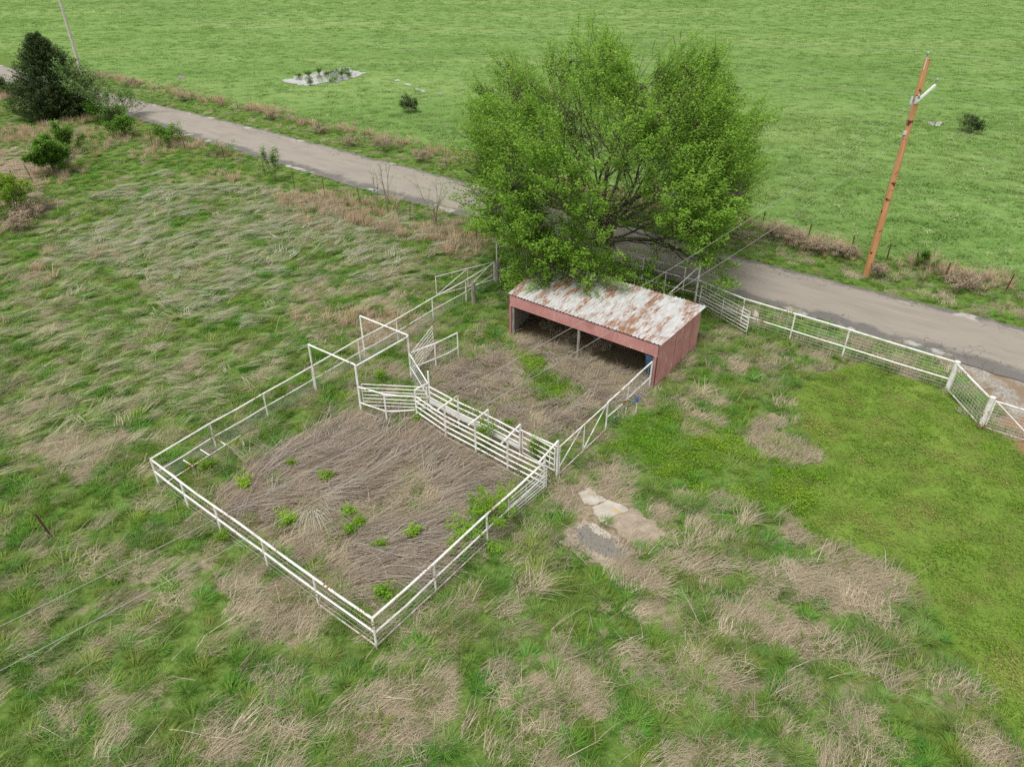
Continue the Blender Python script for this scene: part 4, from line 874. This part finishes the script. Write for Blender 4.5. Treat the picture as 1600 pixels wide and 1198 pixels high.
# service cables over the shed towards the house behind the camera: fitted in the upright plane pole - house
def plane_fit(px, p0, e):
    d = np.array([e[0] - p0[0], e[1] - p0[1]]); L = np.linalg.norm(d); d /= L; nrm = np.array([-d[1], d[0]]); out = []
    for (a, b2) in px:
        v1 = G(a, b2, 0) - np.array([0, 0, H]); t = ((np.array(p0[:2])) @ nrm) / (v1[:2] @ nrm); q = np.array([0, 0, H]) + v1 * t
        out.append(((q[:2] - np.array(p0[:2])) @ d, q[2]))
    s = np.array([o[0] for o in out]); zv = np.array([o[1] for o in out]); cf = np.polyfit(s, zv, 2); return d, L, cf
SA = [(1418, 168), (1195, 332), (1120, 377), (915, 489), (895, 511), (760, 587), (707, 619), (605, 673), (479, 733), (340, 811), (200, 880), (0, 979)]
SB = [(1408, 218), (1294, 300), (1150, 396), (937, 528.6), (807, 606), (748, 637), (660, 684), (440, 811), (380, 845), (200, 942), (0, 1047)]
for px, z0, e, lbl in ((SA, 10.2, (-16.5, 6.5), 'upper pale service cable strung over the shed and corral'), (SB, 8.5, (-15.0, 5.5), 'lower pale service cable strung over the shed and corral')):
    d, L, cf = plane_fit(px, (PX, PY), e); pts = []
    for i in range(50):
        s = L * i / 49; pts.append((PX + d[0] * s, PY + d[1] * s, np.polyval(cf, s)))
    print('cable z', [round(float(q[2]), 2) for q in pts[::7]])
    b_ = MB(); b_.tube(pts, .006, 5, False); tag(b_.build('power_line', M['cable']), lbl, 'power line', 'service cables to the house')

# ------------------------------------------------------------------ trees and shrubs
M['elm_leaf'] = plant_mat('elm_leaf', (.085, .215, .014), (.34, .55, .085), (.26, .44, .07), .3, .45, .0)
M['cedar'] = plant_mat('cedar_needles', (.03, .062, .022), (.12, .165, .065), None, .3, .1, .0)
M['shrub'] = plant_mat('shrub_leaf', (.07, .18, .02), (.19, .34, .06), None, .3, .3, .0)
M['pale_leaf'] = plant_mat('pale_young_leaf', (.11, .215, .055), (.25, .38, .14), None, .3, .3, .0)
M['lime'] = plant_mat('lime_leaf', (.14, .26, .02), (.26, .40, .05), None, .3, .3, .0)
M['dead'] = plant_mat('dead_brush', (.20, .15, .10), (.47, .38, .275), None, .3, .1, .0)
def vn(v): v = np.asarray(v, float); return v / (np.linalg.norm(v) + 1e-9)
def grow(rng, p, d, L, r, level, cfg, out, axis):
    """a limb as a bent polyline, with side limbs; out gets (level, points, radii)"""
    n = max(3, int(L / cfg['seg'][level])); pts = [np.array(p, float)]; rad = [r]; d = vn(d)
    for i in range(n):
        d = vn(d + rng.normal(0, cfg['wob'], 3) + np.array([0, 0, cfg['up'][level]]) / n)
        pts.append(pts[-1] + d * L / n); rad.append(r * (1 - .75 * (i + 1) / n))
    out.append((level, pts, rad))
    if level + 1 >= cfg['levels']: return
    kids = cfg['kids'][level]
    for k in range(kids):
        t = cfg['t0'][level] + (1 - cfg['t0'][level]) * (k + rng.random()) / kids; i = min(int(t * n), n - 1)
        q = pts[i] + (pts[i + 1] - pts[i]) * (t * n - i); dd = vn(pts[i + 1] - pts[i])
        rnd = vn(rng.normal(0, 1, 3)); side = vn(np.cross(dd, rnd))
        outw = q - np.array([axis[0], axis[1], q[2]]); side = vn(side + .45 * vn(outw) * (np.linalg.norm(outw) > .3))
        an = rng.uniform(.5, 1.0); nd_ = dd * math.cos(an) + side * math.sin(an)
        grow(rng, q, nd_, L * cfg['len'][level] * rng.uniform(.7, 1.2) * (1 - .35 * t), max(rad[i] * .55, .006), level + 1, cfg, out, axis)
def limbs_to_mb(out, base, scale, upto, n=(9, 7, 5, 3)):
    b_ = MB()
    for lv, pts, rad in out:
        if lv > upto: continue
        b_.tube([base + np.array(q) * scale for q in pts], list(rad), n[min(lv, 3)], False)
    return b_
def leaves_on(out, base, scale, lv_from, per_m, size, spread, rng, droop=0., lo=.25):
    cen = []
    for lv, pts, rad in out:
        if lv < lv_from: continue
        P4 = np.array([base + np.array(q) * scale for q in pts]); L = np.linalg.norm(P4[-1] - P4[0]); n = max(2, int(L * per_m * (1 if lv > lv_from else .6)))
        t = lo + (1 - lo) * rng.random(n) if lv > lv_from else .5 + .5 * rng.random(n); t = t * (len(P4) - 1); i = np.minimum(t.astype(int), len(P4) - 2); f_ = (t - i)[:, None]
        cen.append(P4[i] * (1 - f_) + P4[i + 1] * f_ + rng.normal(0, spread, (n, 3)))
    cen = np.concatenate(cen); cen[:, 2] -= droop; return cen
def leaf_obj(name, cen, size, m, parent, up=.6, asp=.75):
    v, f, t = leafset(len(cen), cen - parent_world(parent), 0, size, up, asp)
    me = raw_mesh(name, v, f, m); fattr(me, 'tint', t); return link(name, me, parent)

# the elm over the shed
rng = np.random.default_rng(23)
ebase = np.array([6.1, 46.4, 0.]); out = []
cfg = dict(levels=4, seg=(.6, .5, .4, .4), wob=.10, up=(.25, .2, .25, .3), kids=(8, 7, 7), t0=(.28, .2, .12), len=(.62, .58, .6))
stems = [(200, 30, 7.8), (255, 52, 7.8), (150, 46, 8.2), (95, 25, 8.5), (20, 42, 8.8), (320, 55, 8.0), (60, 50, 8.2), (185, 62, 7.4), (350, 62, 7.6), (285, 20, 8.6), (225, 66, 7.0), (120, 12, 9.0), (295, 68, 7.2),
         (268, 70, 8.4), (245, 74, 8.0), (285, 76, 8.2), (10, 24, 9.4), (340, 34, 9.0), (170, 35, 9.0), (210, 48, 8.6), (5, 70, 8.0), (305, 40, 9.0), (240, 30, 8.6)]
for i, (azd, tilt, L) in enumerate(stems):
    a, t = R8(azd), R8(tilt); off = np.array([math.cos(a), math.sin(a), 0]) * .35 * (i % 3)
    start = off + np.array([0, 0, .6 + .35 * (i % 5)])
    grow(rng, start, (math.cos(a) * math.sin(t), math.sin(a) * math.sin(t), math.cos(t)), L, max(.20 - .008 * i, .09), 0, cfg, out, (0, 0))
allp = np.concatenate([np.array(q[1]) for q in out])
ext = np.array([11.0 / np.percentile(np.abs(allp[:, 0]), 99.3), 11.2 / np.percentile(np.abs(allp[:, 1]), 99.5), 13.0 / np.percentile(allp[:, 2], 99.7)])
print('elm ext', ext, len(out))
elm = empty('elm_tree', tuple(ebase), 'broad many stemmed green elm tree leaning over the shed roof', 'tree')
b_ = limbs_to_mb(out, ebase, ext, 1)
for dx, dy, r_ in ((-.45, 0, .34), (.55, .1, .30), (-1.3, .5, .2)): b_.tube([ebase + np.array([dx * 1.2, dy, -.2]), ebase + np.array([dx, dy, .8]), ebase + np.array([dx * .6, dy, 2.2])], [r_ * 1.3, r_, r_ * .8], 12)
b_.build('trunk', M['bark'], elm)
limbs_to_mb([q for q in out if q[0] == 2], ebase, ext, 2).build('branches', M['bark'], elm, 'stuff')
cen = leaves_on(out, ebase, ext, 3, 9, .1, .13, rng)
nodes = np.concatenate([ebase + np.array(q[1]) * ext for q in out if q[0] in (1, 2)])
def dome(p):
    """how deep p lies in the crown: below 1 is inside"""
    q = p - ebase; a = np.arctan2(q[:, 1], q[:, 0]); z = q[:, 2]
    lob = 1 + .11 * np.sin(3 * a + .6) + .06 * np.sin(5 * a + z * .5) + .05 * np.sin(8 * a - z)
    rx_ = np.where(q[:, 0] < 0, 9.9, 8.9); ry_ = np.where(q[:, 1] < 0, 15.2, 9.0)
    top = 13.7 - 4.2 * np.exp(-((q[:, 0] - 2.0) / 1.4) ** 2) - 1.5 * np.exp(-((q[:, 0] + 5.2) / 1.4) ** 2) + .5 * np.sin(q[:, 0] * 1.3) * np.sin(q[:, 1] * 1.1)
    lob = lob + .34 * (fbm(a * 2.2 + 20, z * .9, 1.0, 211, 2) - .5)
    rr = np.sqrt((q[:, 0] / rx_) ** 2 + (q[:, 1] / ry_) ** 2) / lob
    zc = np.clip((z - 5.5) / (top - 5.5), -1, 1.4); up_ = np.where(z > 5.5, np.abs(zc) ** 2.6, ((5.5 - z) / 4.4) ** 2 * np.where((q[:, 1] < -4) & (np.abs(q[:, 0]) < 6.5), .22, 1.5))
    return (rr ** 2.4 + up_) ** (1 / 2.4)
sp_, sl = [], []
p_ = ebase + np.stack([rng.uniform(-12, 12, 60000), rng.uniform(-13, 11, 60000), rng.uniform(1.7, 14.2, 60000)], 1)
dd_ = dome(p_); hol = (p_[:, 2] < 5.5) & (np.hypot(p_[:, 0] - ebase[0], p_[:, 1] - ebase[1]) < 7.0)
los = p_[:, 2] - ebase[2] - .32 * (ebase[1] - p_[:, 1]); hol |= (p_[:, 1] < ebase[1] + 1) & (np.abs(p_[:, 0] - ebase[0] + .5 - .5 * np.sin(p_[:, 1])) < 1.3) & (los > .6) & (los < 4.6)
cl = fbm(p_[:, 0] + p_[:, 2] * .8, p_[:, 1] - p_[:, 2] * .6, 2.3, 201, 2)
ok = (dd_ < 1) & (rng.random(60000) < .08 + .92 * sst(.4, .8, dd_) - .45 * sst(.86, 1.0, dd_)) & ~hol & (cl > .52 - .06 * rng.random(60000)); p_ = p_[ok][:3000]
tw = MB(); P9 = []
for q in p_:
    dn = nodes - q; j = int(np.argmin((dn ** 2).sum(1) + 1.5 * np.maximum(dn[:, 2], 0) ** 2)); nd0 = nodes[j]; ax = vn(q - ebase - np.array([0, 0, 3.0])); dirn = vn(.6 * vn(q - nd0) + 1.0 * ax + np.array([0, 0, .35]) + rng.normal(0, .3, 3)); L = rng.uniform(1.1, 2.5)
    a0_, a1_ = q - dirn * L * .6, q + dirn * L * .4
    if np.linalg.norm(q - nd0) < 3.2: tw.tube([nd0, (nd0 + a0_) / 2 + rng.normal(0, .08, 3), a0_, a1_], [.022, .018, .013, .005], 3, False)
    else: tw.tube([a0_, q, a1_], [.013, .01, .005], 3, False)
    k = int(44 * L); t = rng.random(k)[:, None] ** .8; P9.append(a0_ + (a1_ - a0_) * t + rng.normal(0, .15, (k, 3)) * (1.15 - .5 * t))
cen = np.concatenate([cen] + P9)
cen = cen[(cen[:, 2] > 1.5) & (dome(cen) < 1.22)]
tw.build('twigs', M['bark'], elm, 'stuff')
print('elm leaves', len(cen))
leaf_obj('crown', cen, .125, M['elm_leaf'], elm)

# red cedar at the left
def cedar(base_px, h, rad, label, name='cedar_tree', seed=3, n=3200, m='cedar', group=None):
    g = np.random.default_rng(seed); base = np.array([*G(*base_px)[:2], 0.]); r = empty(name, tuple(base), label, 'tree', group)
    tube_obj('trunk', [base + np.array([0, 0, -.2]), base + np.array([0, 0, h * .9])], [.22, .04], M['bark'], r)
    cen = []
    for i in range(n):
        t = g.random() ** 1.35; z = h * (.03 + .95 * t); a = g.uniform(0, 6.28); lob = 1 + .22 * math.sin(3 * a + 1.3) + .14 * math.sin(7 * a + 9 * t)
        R_ = rad * lob * (1 - t) ** .7 * (.55 + .45 * min(1, t * 6)); rr_ = R_ * math.sqrt(g.uniform(.04, 1)); L = .55 + .5 * g.random()
        d = np.array([math.cos(a), math.sin(a), .35 + .5 * t]); q0 = base + np.array([math.cos(a) * rr_, math.sin(a) * rr_, z])
        k = 42; s = g.random(k)[:, None]; cen.append(q0 + d * (s - .5) * L + g.normal(0, .12, (k, 3)) * (1.15 - s))
    leaf_obj('crown', np.concatenate(cen), .17, M[m], r, 1.0, .45); return r
cedar((94, 182), 8.8, 5.6, 'big dark green cedar tree beside the road at upper left')
def shrub(name, base_px, h, wd, label, m='shrub', cat='shrub', seed=1, stems=7, leaf=.09, dens=1.0, group=None, up=.3, spread=None, base=None, wood='twig', lv=3):
    g = np.random.default_rng(seed); base = np.array([*G(*base_px)[:2], 0.]) if base is None else np.array(base, float); o_ = []
    c = dict(levels=lv, seg=(.25, .2, .2), wob=.16, up=(.25, up, up), kids=(5, 4, 4), t0=(.25, .2, .2), len=(.55, .5, .5))
    for i in range(stems):
        a = 6.283 * i / stems + g.uniform(-.4, .4); t = g.uniform(.15, .9) if spread is None else g.uniform(.02, spread)
        grow(g, (0, 0, 0), (math.cos(a) * math.sin(t), math.sin(a) * math.sin(t), math.cos(t)), h * g.uniform(.55, .8), .012 + .008 * h, 0, c, o_, (0, 0))
    allp = np.concatenate([np.array(q[1]) for q in o_]); sc = np.array([wd / 2 / np.percentile(np.abs(allp[:, 0]), 98)] * 2 + [h / np.percentile(allp[:, 2], 99.5)])
    mu = allp.mean(0)
    for _, pts, _r in o_:
        for q_ in pts: q_[:2] -= mu[:2] * q_[2] / mu[2]
    r = empty(name, tuple(base), label, cat, group); limbs_to_mb(o_, base, sc, 1 if lv > 2 else 2, (5, 4, 3, 3)).build('stems', M[wood], r)
    cen = leaves_on(o_, base, sc, lv - 2, 34 * dens / max(leaf * 10, .6), leaf, leaf * .9, g); leaf_obj('crown', cen, leaf, M[m], r); return r
shrub('young_tree', (176, 190), 6.6, 5.6, 'pale leafy young tree just right of the dark cedar', 'pale_leaf', 'tree', 5, 9, .18, 1.5, up=.5)
shrub('shrub', (118, 180), 3.4, 4.2, 'lime green shrub at the foot of the cedar', 'lime', seed=6, leaf=.2, dens=3)
shrub('shrub', (168, 190), 2.2, 4.5, 'dark green low shrub against the road edge near the cedar', 'shrub', seed=7, leaf=.18, dens=3)
shrub('shrub', (195, 214), 2.6, 3.6, 'round green shrub on the verge right of the cedar', 'shrub', seed=8, leaf=.16, dens=3.5)
shrub('shrub', (265, 226), 2.0, 3.2, 'green shrub leaning on the verge fence further right', 'shrub', seed=9, leaf=.15, dens=2.2)
shrub('shrub', (345, 243), 1.2, 3.4, 'low loose green shrub on the verge by the road edge', 'shrub', seed=10, leaf=.11, dens=.8)
shrub('shrub', (86, 272), 3.2, 2.5, 'dense green bush in the leaning fence row', 'shrub', seed=12, leaf=.17, dens=8, spread=.55, stems=12)
shrub('shrub', (110, 240), 3.0, 2.6, 'smaller green bush above the dense bush in the fence row', 'shrub', seed=13, leaf=.14, dens=3.5)
shrub('shrub', (25, 335), 3.4, 3.0, 'yellowish green bush at the far left of the fence row', 'lime', seed=14, leaf=.13, dens=3.5, spread=.6)
shrub('shrub', (5, 148), 2.4, 4.6, 'grey green bush before the road at the left edge', 'cedar', seed=15, leaf=.16, dens=3.5)
shrub('shrub', (640, 176), 2.0, 2.3, 'small dark round bush alone in the pasture left of the elm', 'cedar', seed=16, leaf=.12, dens=3.5)
shrub('shrub', (1517, 208), 1.9, 1.8, 'small olive bush alone in the pasture right of the pole', 'cedar', seed=17, leaf=.12, dens=2.6)
shrub('shrub', (1443, 416), 1.1, 1.3, 'little green bush in the dry weeds right of the pole foot', 'shrub', seed=18, leaf=.08, dens=2)
shrub('sapling', (430, 284), 3.0, 1.6, 'leafy upright green sapling by the near verge', 'shrub', 'sapling', 19, 3, .13, 1.8, spread=.15)
shrub('sapling', (589, 320), 3.3, 1.6, 'thin bare sapling leaning left before the road', 'pale_leaf', 'sapling', 20, 2, .06, .12, spread=.25)
shrub('sapling', (605, 330), 4.2, 1.5, 'tall thin sapling with few leaves right of the bare one', 'pale_leaf', 'sapling', 21, 2, .07, .35, spread=.15)
shrub('sapling', (622, 340), 2.8, .9, 'short bare twig sapling third from the left before the road', 'dead', 'sapling', 22, 2, .05, .1, spread=.15)
shrub('sapling', (681, 356), 4.2, 3.6, 'spreading half bare sapling left of the elm', 'lime', 'sapling', 23, 4, .08, .3, spread=.5)
# vine and leafy weeds in the pens
shrub('vine_bush', (768, 822), 1.7, 1.7, 'bright green bush growing through the near right corral fence', 'weed', 'bush', 30, 8, .08, 1.1)
shrub('vine_bush', (735, 850), .95, 2.0, 'low green creeper at the foot of the near right fence', 'weed', 'bush', 31, 7, .07, 1.0)
shrub('climbing_plant', (836, 728), 1.6, .45, 'slender green climber inside the open end of the chute', 'weed', 'plant', 32, 3, .08, 1.4, spread=.2)
shrub('climbing_plant', (757, 704), 1.5, .8, 'green climber winding up the middle chute post', 'weed', 'plant', 33, 3, .075, .9, spread=.25)
WP = [((457, 730), 'tall leafy weed high on the left of the corral'), ((511, 752), 'leafy weed in the corral right of the tallest one'), ((452, 820), 'bushy leafy weed in the dry stalks left of centre'), ((545, 808), 'small leafy weed near the splayed white stalks'), ((556, 830), 'leafy weed just below the small one'),
      ((594, 858), 'single leafy weed low in the corral centre'), ((648, 842), 'largest leafy weed right of the corral centre'), ((385, 765), 'leafy weed by the rack end in the green corner'), ((350, 846), 'leafy weed under the near left fence rail'), ((600, 935), 'leafy weed near the bottom corner of the corral'),
      ((300, 728), 'leafy weed between the feed rack arms'), ((326, 733), 'leafy weed at the open side of the feed rack'), ((595, 595), 'small leafy weed under the alley frames'), ((655, 658), 'leafy weed at the chute entrance post'), ((795, 670), 'leafy weed beside the chute in the shed pen')]
for i, (p_, l_) in enumerate(WP):
    h_ = .36 + .2 * ((i * 7) % 5) / 4
    shrub('leafy_weed', p_, h_ * (1.25 if 'largest' in l_ else 1), h_ * 1.15, l_, 'weed', 'weed', 40 + i, 5, .085, 1.5, 'leafy green weeds in the pens', spread=.7, lv=2)
# dead brush along the far verge
DB = [(600, 234, 2.0, 3.4, 'domed grey brown dead bush on the far verge left of the elm'), (548, 226, 1.2, 2.6, 'low dead bush left of the domed one'), (660, 252, 1.5, 2.4, 'dead bush just right of the domed one'), (697, 262, 1.3, 1.8, 'ragged dead bush nearest the elm on its left'), (500, 207, 1.2, 3.0, 'wide dead bush among the left verge posts'), (425, 187, 1.4, 3.0, 'dead bush near the bend of the far verge'), (290, 157, 1.3, 3.2, 'distant dead bush on the far verge above the road'), (205, 133, 1.4, 3.6, 'most distant dead bush near the old pole'),
      (1210, 372, 1.7, 2.8, 'tall dead bush right of the elm crown'), (1242, 380, 1.3, 2.2, 'second dead bush right of the elm crown'), (1282, 394, 1.5, 2.4, 'pale dead bush midway to the brown pole'), (1318, 400, 1.2, 2.0, 'dead bush just left of the brown pole'), (1372, 428, .9, 1.6, 'dark brush at the foot of the brown pole'), (1500, 446, 1.1, 2.6, 'dry brush along the right end of the far verge')]
for i, (a, b2, h_, w_, l_) in enumerate(DB): shrub('dead_bush', (a, b2), h_ * .68, w_ * .85, l_, 'dead', 'dead bush', 70 + i, 11, .07, 1.0, 'dead bushes on the far verge', wood='twig')
for i, (a, b2) in enumerate(((62, 330), (45, 345), (30, 362), (100, 262))): shrub('dead_bush', (a, b2), 1.3, 2.2, ('grey dead bush right of the yellowish bush', 'dead bush below the leaning post', 'dead bush lowest in the left fence row', 'dead bush beside the dense green bush')[i], 'dead', 'dead bush', 90 + i, 9, .09, 1.2, 'dead bushes in the left fence row')
for i, (a, b2) in enumerate(((467, 121), (482, 119), (499, 116), (512, 117), (524, 115), (534, 119), (545, 119), (521, 128), (485, 134), (539, 112))):
    shrub('reed_clump', (a, b2), .5 + .2 * (i % 3), 1.0 + .4 * (i % 2), 'small dark green reed clump standing in the pond', 'shrub', 'reeds', 110 + i, 7, .13, 1.5, 'reed clumps in the pond', spread=.6, lv=2)
